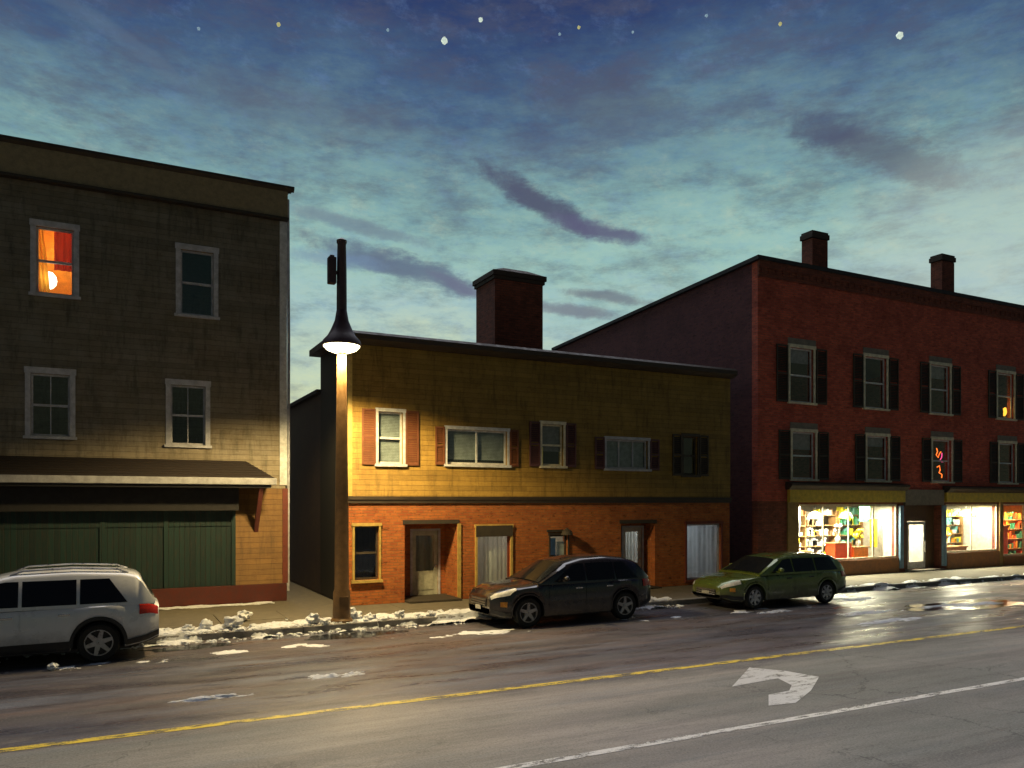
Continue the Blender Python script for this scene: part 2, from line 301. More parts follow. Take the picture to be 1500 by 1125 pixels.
# ------------------------------------------------------------------ mesh helpers
class MB:
    def __init__(s): s.v = []; s.f = []
    def add(s, vs, fs):
        o = len(s.v); s.v += [tuple(v) for v in vs]; s.f += [tuple(i+o for i in f) for f in fs]; return s
    def box(s, x0, x1, y0, y1, z0, z1):
        return s.add([(x0, y0, z0), (x1, y0, z0), (x1, y1, z0), (x0, y1, z0), (x0, y0, z1), (x1, y0, z1), (x1, y1, z1), (x0, y1, z1)],
                     [(0, 3, 2, 1), (4, 5, 6, 7), (0, 1, 5, 4), (1, 2, 6, 5), (2, 3, 7, 6), (3, 0, 4, 7)])
    def prism(s, poly, a, b, axis='y'):
        def P(p, t): return (p[0], t, p[1]) if axis == 'y' else ((t, p[0], p[1]) if axis == 'x' else (p[0], p[1], t))
        n = len(poly); return s.add([P(p, a) for p in poly]+[P(p, b) for p in poly], [tuple(range(n))[::-1], tuple(range(n, 2*n))]+[(i, (i+1) % n, n+(i+1) % n, n+i) for i in range(n)])
    def lathe(s, prof, c=(0, 0, 0), n=24, axis='z', caps=True):
        vs = []
        for r, h in prof:
            for i in range(n):
                a = 2*math.pi*i/n; p, q = r*math.cos(a), r*math.sin(a)
                vs.append((c[0]+p, c[1]+q, c[2]+h) if axis == 'z' else (c[0]+p, c[1]+h, c[2]+q))
        fs = [(j*n+i, j*n+(i+1) % n, (j+1)*n+(i+1) % n, (j+1)*n+i) for j in range(len(prof)-1) for i in range(n)]
        if caps: fs += [tuple(range(n))[::-1], tuple(range((len(prof)-1)*n, len(prof)*n))]
        return s.add(vs, fs)
    def tube(s, pts, r, n=8):
        pts = [Vector(p) for p in pts]; vs = []
        for i, p in enumerate(pts):
            t = (pts[min(i+1, len(pts)-1)]-pts[max(i-1, 0)]).normalized(); u = t.orthogonal().normalized(); v = t.cross(u)
            for k in range(n): a = 2*math.pi*k/n; vs.append(p+u*r*math.cos(a)+v*r*math.sin(a))
        fs = [(j*n+k, j*n+(k+1) % n, (j+1)*n+(k+1) % n, (j+1)*n+k) for j in range(len(pts)-1) for k in range(n)]+[tuple(range(n))[::-1], tuple(range((len(pts)-1)*n, len(pts)*n))]
        return s.add(vs, fs)
    def grid(s, rows, closed=False):
        n = len(rows[0]); vs = [p for r in rows for p in r]
        return s.add(vs, [(j*n+i, j*n+i+1, (j+1)*n+i+1, (j+1)*n+i) for j in range(len(rows)-1) for i in range(n-1)])
    def build(s, name, mat, parent=None, off=(0, 0, 0), smooth=False, bevel=0, recalc=True):
        me = bpy.data.meshes.new(name); me.from_pydata([(v[0]-off[0], v[1]-off[1], v[2]-off[2]) for v in s.v], [], s.f); me.update()
        if recalc:
            import bmesh
            b = bmesh.new(); b.from_mesh(me); bmesh.ops.recalc_face_normals(b, faces=b.faces); b.to_mesh(me); b.free()
        me.materials.append(MATS[mat])
        o = bpy.data.objects.new(name, me); col.objects.link(o)
        if parent: o.parent = parent
        if smooth:
            for p in me.polygons: p.use_smooth = True
            try: me.set_sharp_from_angle(angle=R(38))
            except Exception: pass
        if bevel:
            bv = o.modifiers.new('bevel', 'BEVEL'); bv.width = bevel; bv.segments = 2; bv.limit_method = 'ANGLE'
        return o
def tag(o, label=None, cat=None, group=None, kind=None):
    if label: o['label'] = label
    if cat: o['category'] = cat
    if group: o['group'] = group
    if kind: o['kind'] = kind
    return o
def empty(name, loc, rz=0):
    o = bpy.data.objects.new(name, None); o.location = loc; o.rotation_euler = (0, 0, rz); o.empty_display_size = .3; col.objects.link(o); return o
def struct(name, mb, mat, **k): return tag(mb.build(name, mat, **k), kind='structure')
def wall(mb, x0, x1, z0, z1, holes, y, th=.3):
    xs = sorted({x0, x1}|{h[0] for h in holes}|{h[1] for h in holes}); zs = sorted({z0, z1}|{h[2] for h in holes}|{h[3] for h in holes})
    inh = lambda x, z: any(h[0] < x < h[1] and h[2] < z < h[3] for h in holes)
    solid = {(i, j): not inh((xs[i]+xs[i+1])/2, (zs[j]+zs[j+1])/2) for i in range(len(xs)-1) for j in range(len(zs)-1)}
    for (i, j), s in solid.items():
        if not s: continue
        a, b, c, e = xs[i], xs[i+1], zs[j], zs[j+1]
        mb.add([(a, y, c), (b, y, c), (b, y, e), (a, y, e)], [(0, 1, 2, 3)]); mb.add([(a, y+th, c), (b, y+th, c), (b, y+th, e), (a, y+th, e)], [(3, 2, 1, 0)])
        if not solid.get((i-1, j), False): mb.add([(a, y, c), (a, y, e), (a, y+th, e), (a, y+th, c)], [(0, 1, 2, 3)])
        if not solid.get((i+1, j), False): mb.add([(b, y, c), (b, y, e), (b, y+th, e), (b, y+th, c)], [(3, 2, 1, 0)])
        if not solid.get((i, j-1), False): mb.add([(a, y, c), (b, y, c), (b, y+th, c), (a, y+th, c)], [(3, 2, 1, 0)])
        if not solid.get((i, j+1), False): mb.add([(a, y, e), (b, y, e), (b, y+th, e), (a, y+th, e)], [(0, 1, 2, 3)])

# ------------------------------------------------------------------ the setting
g = MB().grid([[(x, y, -.02) for x in (-700, -60, 100, 900)] for y in (-500, -20, 60, 1200)]); struct('ground', g, 'ground')
xs = [-60+1.5*i for i in range(101)]
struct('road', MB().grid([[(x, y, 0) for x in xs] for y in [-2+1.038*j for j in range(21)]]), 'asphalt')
k = MB()
x = -60
while x < 90:
    L_ = 1.83; j = random.uniform(-.012, .012); k.box(x+.006, x+L_-.006, 18.75+j, 18.95, -.01, .15+random.uniform(-.008, .006)); x += L_
struct('kerb', k, 'kerb_stone', bevel=.02)
s = MB(); x = -60
while x < 90:
    for (ya, yb) in ((18.955, 20.45), (20.46, 21.96)): s.box(x+.006, x+1.594, ya, yb, -.01, .135+random.uniform(-.004, .006))
    x += 1.6
struct('sidewalk', s, 'concrete', bevel=.008)
s = MB().box(-60, 4.7, 21.97, 24.3, -.01, .13); s.box(4.705, 6.0, 21.97, 60, -.01, .12); s.box(20.3, 21.55, 21.97, 60, -.01, .12)
struct('alley_paving', s, 'concrete')
s = MB().box(-60, 90, -6, -2, -.01, .13); struct('near_sidewalk', s, 'concrete')
def line(name, y, wd, mat, lab, dbl=0):
    rows = []
    m = MB()
    for off in ((0,) if not dbl else (-dbl, dbl)):
        m.grid([[(x, y+off+sg*wd/2+.012*noise.noise((x*1.3, sg*3+off*9, y)), .004) for x in [-50+.5*i for i in range(261)]] for sg in (-1, 1)])
    return tag(m.build(name, mat), kind='structure', label=lab)
line('yellow_line', 11.6, .17, 'paint_yellow', 'worn yellow centre line painted along the road')
line('white_line', 8.15, .14, 'paint_white', 'worn white lane line painted along the road')
ar = [(10.63, 11.04), (9.27, 10.03), (10.42, 10.13), (10.24, 9.65), (9.91, 9.39), (9.4, 9.34), (8.9, 8.84), (9.39, 8.77), (10.23, 9.23), (11.15, 9.88), (11.0, 10.52)]
m = MB().add([(a, b, .005) for a, b in ar], [tuple(range(len(ar)))[::-1]])
tag(m.build('arrow_marking', 'paint_faded'), kind='structure', label='worn white turn arrow painted in the near lane')

# ------------------------------------------------------------------ window kit
def pane_of(parent, x0, x1, z0, z1, y, mat='window_glass'):
    return MB().box(x0, x1, y, y+.008, z0, z1).build('pane', mat, parent)
def window(P, o, x0, x1, z0, z1, Y, frame='trim_grey', cas=.12, rail=True, mull=0, bars=0, blind=None, bz=None, cover=None, sill=True, jamb=None, glassm='window_glass', sash=None):
    m = MB(); p = .035
    m.box(x0-cas, x0, Y-p, Y+.02, z0-.001, z1+.001); m.box(x1, x1+cas, Y-p, Y+.02, z0-.001, z1+.001); m.box(x0-cas-.02, x1+cas+.02, Y-p-.012, Y+.02, z1+.001, z1+cas+.03)
    f = m.build('window', frame, P, o)
    if sill: MB().box(x0-cas-.04, x1+cas+.04, Y-.09, Y+.02, z0-.075, z0-.001).build('sill', frame, f)
    if sill: f.children[-1].data.transform(__import__('mathutils').Matrix.Translation((-o[0], -o[1], -o[2])))
    ys = Y+.09; m = MB(); w_ = .05
    m.box(x0, x0+w_, ys, ys+.05, z0, z1); m.box(x1-w_, x1, ys, ys+.05, z0, z1); m.box(x0+w_, x1-w_, ys, ys+.05, z1-w_, z1); m.box(x0+w_, x1-w_, ys, ys+.05, z0, z0+w_*1.3)
    zm = (z0+z1)/2
    if rail: m.box(x0+w_, x1-w_, ys-.02, ys+.05, zm-.03, zm+.03)
    for i in range(mull): xm = x0+(x1-x0)*(i+1)/(mull+1); m.box(xm-.025, xm+.025, ys-.004, ys+.045, z0+w_*1.3, z1-w_)
    if bars: xm = (x0+x1)/2; m.box(xm-.012, xm+.012, ys+.005, ys+.04, z0+w_*1.3, z1-w_)
    m.build('sash', sash or frame, f, o)
    MB().box(x0+w_*.5, x1-w_*.5, ys+.022, ys+.03, z0+w_*.5, z1-w_*.5).build('pane', glassm, f, o)
    if blind:
        b0 = z0 if bz is None else bz; yb = Y+.2
        if cover == 'cloth':
            n = 40; rows = [[(x0+.0+(x1-x0)*i/n, yb+.012*math.sin(i*1.15)+.03*math.sin(i*.37+z), z) for i in range(n+1)] for z in (b0+.02, (b0+z1)/2, z1)]
            mm = MB().grid(rows); mm.build('curtain', blind, f, o, smooth=True)
        else:
            mm = MB(); z = b0+.03
            while z < z1: mm.add([(x0+.01, yb, z), (x1-.01, yb, z), (x1-.01, yb+.022, z+.042), (x0+.01, yb+.022, z+.042)], [(0, 1, 2, 3)]); z += .045
            mm.build('blind', blind, f, o, recalc=False)
    return f
def shutter(P, o, x0, x1, z0, z1, Y, mat):
    m = MB(); y0, y1 = Y-.055, Y-.01; s = .05
    m.box(x0, x0+s, y0, y1, z0, z1); m.box(x1-s, x1, y0, y1, z0, z1)
    zm = (z0+z1)/2
    for a, b in ((z0, z0+s*1.4), (z1-s, z1), (zm-.03, zm+.03)): m.box(x0+s, x1-s, y0, y1, a, b)
    z = z0+s*1.4
    while z < z1-s-.05:
        if not zm-.08 < z < zm+.03: m.add([(x0+s, y0+.006, z), (x1-s, y0+.006, z), (x1-s, y1-.004, z+.06), (x0+s, y1-.004, z+.06), (x0+s, y0+.018, z), (x1-s, y0+.018, z), (x1-s, y1+.008, z+.06), (x0+s, y1+.008, z+.06)],
                       [(0, 1, 2, 3), (4, 7, 6, 5), (0, 4, 5, 1), (1, 5, 6, 2), (2, 6, 7, 3), (3, 7, 4, 0)])
        z += .065
    return m.build('shutter', mat, P, o)
def room(P, o, x0, x1, y0, y1, z0, z1, mat, floor='room_floor', name='room'):
    m = MB(); t = .04
    m.box(x0-t, x1+t, y1, y1+t, z0, z1); m.box(x0-t, x0, y0, y1, z0, z1); m.box(x1, x1+t, y0, y1, z0, z1); m.box(x0-t, x1+t, y0, y1+t, z1, z1+t)
    r = m.build(name, mat, P, o); MB().box(x0-t, x1+t, y0, y1+t, z0-t, z0).build('room_floor', floor, r, o); return r
def point(name, loc, p, c, r=.1, parent=None):
    l = bpy.data.lights.new(name, 'POINT'); l.energy = p; l.color = c; l.shadow_soft_size = r
    ob = bpy.data.objects.new(name, l); ob.location = loc; col.objects.link(ob); return ob

# ------------------------------------------------------------------ left building
LY = 24.2
o = (-4, LY, .13); LB = tag(empty('clapboard_building', o), 'three-storey grey clapboard building with green shopfront, at the left edge', 'building')
wins = [(-1.75, -.88, 8.62, 10.4), (1.78, 2.66, 8.45, 10.3), (-1.87, -.97, 4.84, 6.5), (1.52, 2.44, 4.72, 6.42)]
wins += [(w0-3.6, w0-2.7, a, b) for (w0, a, b) in ((-1.87, 8.62, 10.4), (-1.87, 4.84, 6.5))]+[(w0-7.4, w0-6.5, a, b) for (w0, a, b) in ((-1.87, 8.62, 10.4), (-1.87, 4.84, 6.5))]
m = MB(); wall(m, -12, 4.7, 3.5, 12.420, wins, LY)
m.box(4.4, 4.7, LY+.3, LY+14, .13, 12.420); m.box(-12, -11.7, LY+.3, LY+14, .13, 12.420); m.box(-11.7, 4.4, LY+13.7, LY+14, .13, 12.420); m.box(-12, 4.7, LY+.02, LY+.3, .13, 3.5)
m.build('wall', 'clap_grey', LB, o)
MB().box(-12.1, 4.8, LY-.1, LY+14.1, 12.420, 12.520).build('roof', 'roof_dark', LB, o)
MB().box(-12.05, 4.74, LY-.16, LY-.005, 11.62, 12.415).build('frieze', 'frieze', LB, o)
m = MB().prism([(LY-.26, 12.460), (LY-.26, 12.550), (LY+.3, 12.550), (LY+.3, 12.525), (LY-.17, 12.525), (LY-.17, 12.390)], -12.2, 4.92, 'x'); m.build('cornice', 'dark_trim', LB, o, bevel=.01)
MB().box(-12.05, 4.76, LY-.21, LY-.003, 11.54, 11.615).build('frieze_moulding', 'dark_trim', LB, o)
MB().box(4.53, 4.74, LY-.035, LY+.2, 3.6, 11.53).build('corner_board', 'trim_white', LB, o)
m = MB().tube([(4.8, LY+.12, 12.270), (4.82, LY+.1, 8), (4.8, LY+.12, .4)], .045); m.build('downpipe', 'trim_grey', LB, o, smooth=True)
fr = []
for i, (a, b, c, e) in enumerate(wins):
    lit = i == 0
    f = window(LB, o, a, b, c, e, LY, 'trim_grey', .13, True, 0, (i in (2, 3)), None, sash='trim_grey')
    fr.append(f)
r = room(LB, o, -2.3, -.3, LY+.3, LY+2.0, 8.2, 10.9, 'room_orange')
rows = [[(-1.35+.47*i/14, LY+.27+.03*math.sin(i*1.4), z) for i in range(15)] for z in (9.35, 9.9, 10.42)]
MB().grid(rows).build('curtain', 'curtain_red', LB, o, smooth=True)
rows = [[(-1.78+.35*i/14*(1-.5*j/4), LY+.26+.03*math.sin(i*1.3+j), z) for i in range(15)] for j, z in enumerate((8.6, 9.1, 9.6, 10.0, 10.42))]
MB().grid(rows).build('curtain', 'curtain_orange', LB, o, smooth=True)
gl = empty('globe_lamp', (-1.5, LY+.5, 8.2)); tag(gl, 'round glowing table lamp behind the lit top-floor window', 'lamp')
MB().lathe([(.01, .66), (.11, .7), (.19, .8), (.21, .9), (.19, 1.02), (.11, 1.12), (.01, 1.15)]).build('globe', 'globe', gl, smooth=True)
MB().lathe([(.14, 0), (.14, .03), (.03, .06), (.03, .66)]).build('base', 'shelf_wood', gl, smooth=True)
point('room_light', (-1.3, LY+1.2, 10.2), 34, (1, .72, .32), .15)
# pent roof over the shopfront, with white gutter, soffit and brace
m = MB(); y1 = LY-1.05
m.add([(-12, y1, 3.78), (4.2, y1, 3.78), (3.55, LY-.002, 4.3), (-12, LY-.002, 4.3), (4.2, LY-.002, 3.78), (-12, y1, 3.7), (4.2, y1, 3.7), (4.2, LY-.002, 3.7), (-12, LY-.002, 3.7)],
      [(0, 1, 2, 3), (1, 4, 2), (0, 5, 6, 1), (1, 6, 7, 4), (5, 8, 7, 6), (0, 3, 8, 5)])
po = m.build('pent_roof', 'shingle', LB, o)
m = MB()
for q in range(1, 7):
    t = q/7; z = 3.78+.52*t; y = y1+1.05*t; m.box(-12, 4.19-.65*t, y-.02, y+.05, z-.005, z+.022)
m.build('shingle_course', 'shingle', po, o)
MB().box(-12.02, 4.24, y1-.09, y1-.001, 3.58, 3.775).build('gutter', 'gutter', LB, o, bevel=.02)
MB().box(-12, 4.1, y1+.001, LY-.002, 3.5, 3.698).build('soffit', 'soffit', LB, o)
MB().box(-12, 3.3, LY-.45, LY-.003, 2.85, 3.498).build('soffit_shade_board', 'soffit', LB, o)  # dark board put in for the shadow under the pent roof
MB().box(-12, 3.22, LY-.05, LY+.018, .66, 2.848).build('shopfront_panel', 'green_boards', LB, o)
m = MB()
for xb in (-8.2, -5.4, -2.6, -.2, 1.4, 3.2): m.box(xb-.06, xb+.06, LY-.085, LY-.052, .66, 2.848)
m.box(-12, 3.2, LY-.08, LY-.052, 2.4, 2.5); m.build('batten', 'green_boards', LB, o)
MB().box(3.24, 4.66, LY-.06, LY+.018, .66, 3.498).build('pier', 'clap_tan', LB, o)
MB().box(-12, 4.72, LY-.13, LY+.018, .131, .655).build('base_band', 'base_red', LB, o, bevel=.01)
MB().box(4.6, 4.76, LY-.085, LY-.061, .66, 3.5).build('corner_trim', 'rust_trim', LB, o)
m = MB().prism([(LY-.06, 2.2), (LY-.06, 2.45), (LY-.9, 3.5), (LY-1.0, 3.5)], 3.78, 3.9, 'x'); m.build('brace', 'bracket_red', LB, o)

# ------------------------------------------------------------------ middle building
MY = 22; o = (6.02, MY, .13)
B = tag(empty('shuttered_storefront_building', o), 'low two-storey building, ochre siding over orange brick, between the two taller ones', 'building')
X0, X1 = 6.02, 20.25
up = [(6.9, 7.65, 4.2, 5.72), (9.05, 11.08, 4.24, 5.3), (12.33, 13.13, 4.26, 5.6), (14.8, 16.52, 4.22, 5.2), (18.06, 18.7, 4.05, 5.42)]
dn = [(6.2, 6.92, .85, 2.4), (7.71, 9.39, .131, 2.44), (10.05, 11.2, .3, 2.3), (12.63, 13.3, 1.3, 2.02), (15.41, 16.84, .131, 2.36), (18.22, 19.8, .32, 2.3)]
m = MB(); wall(m, X0, X1, 3.2, 7.75, up, MY); m.build('siding_wall', 'clap_ochre', B, o)
m = MB(); wall(m, X0+.02, X1-.02, .13, 3.2, dn, MY+.02); m.build('brick_wall', 'brick_orange', B, o)
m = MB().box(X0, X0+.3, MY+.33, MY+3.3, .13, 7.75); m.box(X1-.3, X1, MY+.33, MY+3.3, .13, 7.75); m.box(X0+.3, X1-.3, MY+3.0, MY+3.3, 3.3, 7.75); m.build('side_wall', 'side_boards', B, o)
MB().box(X0+.31, X1-.31, MY+.31, MY+2.99, 7.5, 7.6).build('roof', 'roof_dark', B, o)
MB().box(X0+.31, X1-.31, MY+.33, MY+2.99, 3.1, 3.18).build('upper_floor', 'void', B, o)
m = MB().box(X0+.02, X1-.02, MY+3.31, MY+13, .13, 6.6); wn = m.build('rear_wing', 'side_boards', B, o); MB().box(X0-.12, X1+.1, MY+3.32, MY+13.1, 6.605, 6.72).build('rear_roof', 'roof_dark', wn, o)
m = MB().prism([(MY-.32, 7.72), (MY-.32, 7.86), (MY-.2, 7.95), (MY+3.4, 7.95), (MY+3.4, 7.76), (MY-.02, 7.76), (MY-.02, 7.6), (MY-.14, 7.62)], X0-.34, X1+.05, 'x'); m.build('cornice', 'dark_trim', B, o)
m = MB().box(X0-.04, X1+.02, MY-.075, MY-.002, 3.16, 3.26); m.box(X0-.02, X1, MY-.045, MY-.002, 3.06, 3.158); m.build('belt_course', 'dark_trim', B, o)
MB().box(X0-.02, X0+.11, MY-.03, MY-.002, 3.262, 7.58).build('corner_board', 'trim_yellow', B, o)
bl = ['blind', 'blind', 'blind_warm', 'blind', None]
fm = ['trim_white', 'trim_white', 'trim_tan', 'trim_grey', 'shutter_dark']
for i, (a, b, c, e) in enumerate(up):
    f = window(B, o, a, b, c, e, MY, fm[i], .07, i in (0, 2, 4), 2 if i == 3 else (1 if i == 1 else 0), 0, bl[i], bz=(c+.45 if i == 2 else (c+.13 if i == 1 else c)))
    if i == 1:      # ragged fringe of the blind
        mm = MB()
        for q in range(26): xx = a+.04+q*(b-a-.08)/26; mm.add([(xx, MY+.19, c+.16), (xx+.08, MY+.19, c+.16), (xx+.07, MY+.19, c+.16-random.uniform(.06, .13)), (xx+.02, MY+.19, c+.16-random.uniform(.04, .12))], [(0, 1, 2, 3)])
        mm.build('fringe', 'void', f, o, recalc=False)
    sm = ['shutter_rust', 'shutter_rust', 'shutter_plum', 'shutter_plum', 'shutter_dark'][i]
    wds = [.40, .30, .38, .38, .40][i]; g_ = .085
    shutter(B, o, a-g_-wds, a-g_, c-.03, e+.06, MY, sm); shutter(B, o, b+g_, b+g_+wds, c-.03, e+.06, MY, sm)
MB().box(12.345, 12.40, MY+.05, MY+.085, 4.3, 4.85).build('yellow_card', 'good_yellow', B, o)
# ground floor
window(B, o, *dn[0], MY, 'trim_yellow', .06, True, 0, 0, None, sash='shutter_dark')
window(B, o, *dn[2], MY, 'trim_yellow', .07, False, 0, 0, 'curtain_white', cover='cloth', bz=.3, sill=True, sash='rust_trim')
window(B, o, *dn[3], MY, 'dark_trim', .04, False, 0, 0, None)
window(B, o, *dn[5], MY, 'rust_trim', .07, False, 0, 0, 'curtain_pale', cover='cloth', sash='trim_grey')
MB().box(10.0, 11.25, MY-.05, MY+.0, 2.02, 2.36).build('lintel', 'lintel', B, o)
MB().box(12.66, 12.92, MY+.14, MY+.15, 1.34, 1.92).build('window_card', 'blue_card', B, o); MB().box(12.96, 13.24, MY+.145, MY+.155, 1.34, 1.8).build('window_card', 'good_white', B, o)
wl = MB().box(12.5, 13.1, MY-.06, MY-.002, 2.12, 2.2).lathe([(.02, .22), (.16, .12), (.2, 0), (.02, 0)], (13.15, MY-.2, 2.03), 16); wl.build('wall_fixture', 'lintel', B, o)
# doorway recesses
def recess(x0, x1, z1, dx0, dx1, dep, dmat, step):
    m = MB(); m.box(x0-.1, x0-.002, MY+.33, MY+dep, .13, z1+.1); m.box(x1+.002, x1+.1, MY+.33, MY+dep, .13, z1+.1); m.box(x0-.1, x1+.1, MY+.33, MY+dep, z1+.002, z1+.12)
    m.box(x0-.1, dx0, MY+dep, MY+dep+.1, .13, z1+.1); m.box(dx1, x1+.1, MY+dep, MY+dep+.1, .13, z1+.1); m.box(dx0, dx1, MY+dep, MY+dep+.1, 2.2, z1+.1)
    m.build('entry_recess', 'brick_orange', B, o)
    m = MB(); yd = MY+dep+.02; m.box(dx0, dx1, yd, yd+.05, .2, .95); m.box(dx0, dx0+.13, yd, yd+.05, .95, 2.199); m.box(dx1-.13, dx1, yd, yd+.05, .95, 2.199); m.box(dx0+.13, dx1-.13, yd, yd+.05, 2.05, 2.199)
    m.box(dx0+.14, dx1-.14, yd-.015, yd-.001, .36, .82)
    dr = m.build('door', dmat, B, o)
    MB().box(dx0+.13, dx1-.13, yd+.02, yd+.03, .95, 2.05).build('pane', 'window_glass', dr, o)
    n = 20; MB().grid([[(dx0+.13+(dx1-dx0-.26)*i/n, yd+.08+.02*math.sin(i*1.2), z) for i in range(n+1)] for z in (.95, 2.05)]).build('curtain', 'curtain_white', dr, o, smooth=True)
    m = MB().box(dx0-.07, dx0-.002, yd-.06, yd+.03, .2, 2.26); m.box(dx1+.002, dx1+.07, yd-.06, yd+.03, .2, 2.26); m.box(dx0, dx1, yd-.06, yd+.03, 2.2, 2.26); m.build('door_frame', 'trim_grey', dr, o)
    MB().lathe([(.01, -.06), (.035, -.05), (.035, -.02), (.015, 0)], (dx1-.07, yd, 1.1), 10, 'y').build('handle', 'chrome', dr, o, smooth=True)
    MB().box(x0+.01, x1-.01, MY-.4, MY+dep, .135, .135+step).build('step', 'lintel', B, o, bevel=.015)
recess(7.71, 9.39, 2.44, 8.3, 9.15, 1.0, 'door_green', .07)
recess(15.41, 16.84, 2.36, 15.9, 16.7, .6, 'door_tan', .05)
for (x0, x1, z1) in ((7.71, 9.39, 2.44), (15.41, 16.84, 2.36)): MB().box(x0-.06, x1+.06, MY-.012, MY+.018, z1, z1+.12).build('door_lintel', 'lintel', B, o)
MB().box(9.39, 9.5, MY-.03, MY+.018, .14, 2.435).build('door_post', 'trim_yellow', B, o)
room(B, o, 15.3, 20.0, MY+.9, MY+2.6, .2, 3.0, 'room')
room(B, o, 9.6, 13.6, MY+.5, MY+2.6, .2, 3.0, 'room')
point('back_room_light', (17.6, MY+1.7, 2.6), 60, (.85, .92, 1), .2)
point('front_room_light', (11.4, MY+1.6, 2.6), 35, (1, .85, .7), .2)
# big brick chimney
m = MB().box(12.11, 14.05, 25, 26.6, 6.72, 11.0); ch = m.build('chimney', 'brick_dark', B, o)
m = MB().box(12.05, 14.11, 24.94, 26.66, 11.0, 11.12); m.box(12.0, 14.16, 24.89, 26.71, 11.12, 11.3)
m.add([(12.03, 24.92, 11.3), (14.13, 24.92, 11.3), (14.13, 26.68, 11.3), (12.03, 26.68, 11.3), (12.6, 25.3, 11.52), (13.55, 25.3, 11.52), (13.55, 26.3, 11.52), (12.6, 26.3, 11.52)], [(0, 1, 5, 4), (1, 2, 6, 5), (2, 3, 7, 6), (3, 0, 4, 7), (4, 5, 6, 7)])
m.build('chimney_cap', 'chim_cap', ch, o, bevel=.01)

# ------------------------------------------------------------------ right building
o = (21.6, MY, .13)
B = tag(empty('brick_shop_building', o), 'large dark red brick building with lit shop windows on its ground floor', 'building')
X0, X1 = 21.6, 46.0
cols_ = [(23.25, 24.5), (27.45, 28.75), (31.6, 32.9), (36.35, 37.6), (40.6, 41.85)]
wins = [(a, b, 6.95, 9.05) for a, b in cols_]+[(a+.12, b+.1, 3.98, 5.8) for a, b in cols_]
shop = [(23.7, 29.5, .75, 3.0), (29.95, 32.3, .131, 3.0), (32.65, 36.45, .85, 3.0), (36.75, 42.0, .6, 3.0)]
m = MB(); wall(m, X0, X1, 3.12, 12.15, wins, MY)
m.prism([(MY+.3, .13), (MY+15, .13), (MY+15, 11.35), (MY+.3, 12.15)], X1-.3, X1, 'x'); m.box(X0+.3, X1-.3, MY+14.7, MY+15, .13, 11.3)
m.build('wall', 'brick_red', B, o)
MB().prism([(MY+.301, .13), (MY+15, .13), (MY+15, 11.35), (MY+.301, 12.15)], X0, X0+.3, 'x').build('side_wall', 'brick_shaded', B, o)  # shade of this side put into the colour: darker brick than the front
m = MB(); wall(m, X0+.01, X1-.01, .13, 3.12, shop, MY+.015); m.build('shopfront_wall', 'brick_dark', B, o)
m = MB().prism([(MY-.18, 12.15), (MY-.18, 12.3), (MY+15.2, 11.5), (MY+15.2, 11.36)], X0-.15, X1+.1, 'x'); m.build('roof', 'roof_dark', B, o)
m = MB().box(X0-.03, X1, MY-.12, MY-.002, 11.9, 12.147); m.box(X0-.02, X1, MY-.07, MY-.002, 11.55, 11.9)
x = X0+.1
while x < X1-.2: m.box(x, x+.12, MY-.105, MY-.072, 11.7, 11.898); x += .36
m.build('cornice', 'brick_dark', B, o)
for i, (a, b, c, e) in enumerate(wins):
    f = window(B, o, a, b, c, e, MY, 'trim_tan', .1, True, 0, 0, None, sash='trim_white')
    shutter(B, o, a-.14-.58, a-.14, c-.02, e+.05, MY, 'shutter_dark'); shutter(B, o, b+.14, b+.14+.58, c-.02, e+.05, MY, 'shutter_dark')
    if i in (0, 2, 5, 6): MB().box(a+.05, b-.05, MY+.2, MY+.205, (c+e)/2+(.25 if i % 2 else .5), e).build('roller_blind', 'blind_warm', f, o)
    MB().box(a-.12, b+.12, MY-.03, MY-.002, e+.14, e+.36).build('lintel', 'grey_stone', B, o)
def neon(pts, y, mat): 
    MB().tube([(p[0], y, p[1]) for p in pts], .022, 6).build('tube', mat, ns, ns_o)
ns_o = (32.3, MY+.17, 4.2); ns = tag(empty('neon_sign', ns_o), 'small orange and pink neon squiggle behind the lit middle window', 'neon sign')
neon([(32.25, 5.45), (32.32, 5.3), (32.22, 5.15), (32.36, 5.05), (32.45, 5.22), (32.55, 5.3)], MY+.17, 'neon_orange')
neon([(32.62, 5.25), (32.6, 5.05), (32.5, 4.95), (32.63, 4.85)], MY+.17, 'neon_pink')
neon([(32.28, 4.62), (32.45, 4.68), (32.5, 4.5), (32.42, 4.38), (32.62, 4.3), (32.6, 4.15)], MY+.17, 'neon_orange')
cd = tag(empty('candle', (37.25, MY+.2, 6.95)), 'glowing orange candle standing in the window at the right edge', 'candle')
MB().lathe([(.07, 0), (.07, .12), (.02, .14)]).build('holder', 'good_white', cd)
def lump_pts(seed, cx, cz, rx, rz):
    return [(cx+rx*(1+.35*math.sin(3*t+seed)+.15*math.sin(7*t+seed*2))*math.cos(t), cz+rz*(1+.25*math.sin(2*t+seed))*math.sin(t)) for t in [k*2*math.pi/18 for k in range(18)]]
MB().prism(lump_pts(1.2, 0, .36, .09, .24), -.03, .03).build('flame', 'candle', cd)
point('candle_light', (37.2, MY+.5, 7.6), 6, (1, .55, .12), .1)
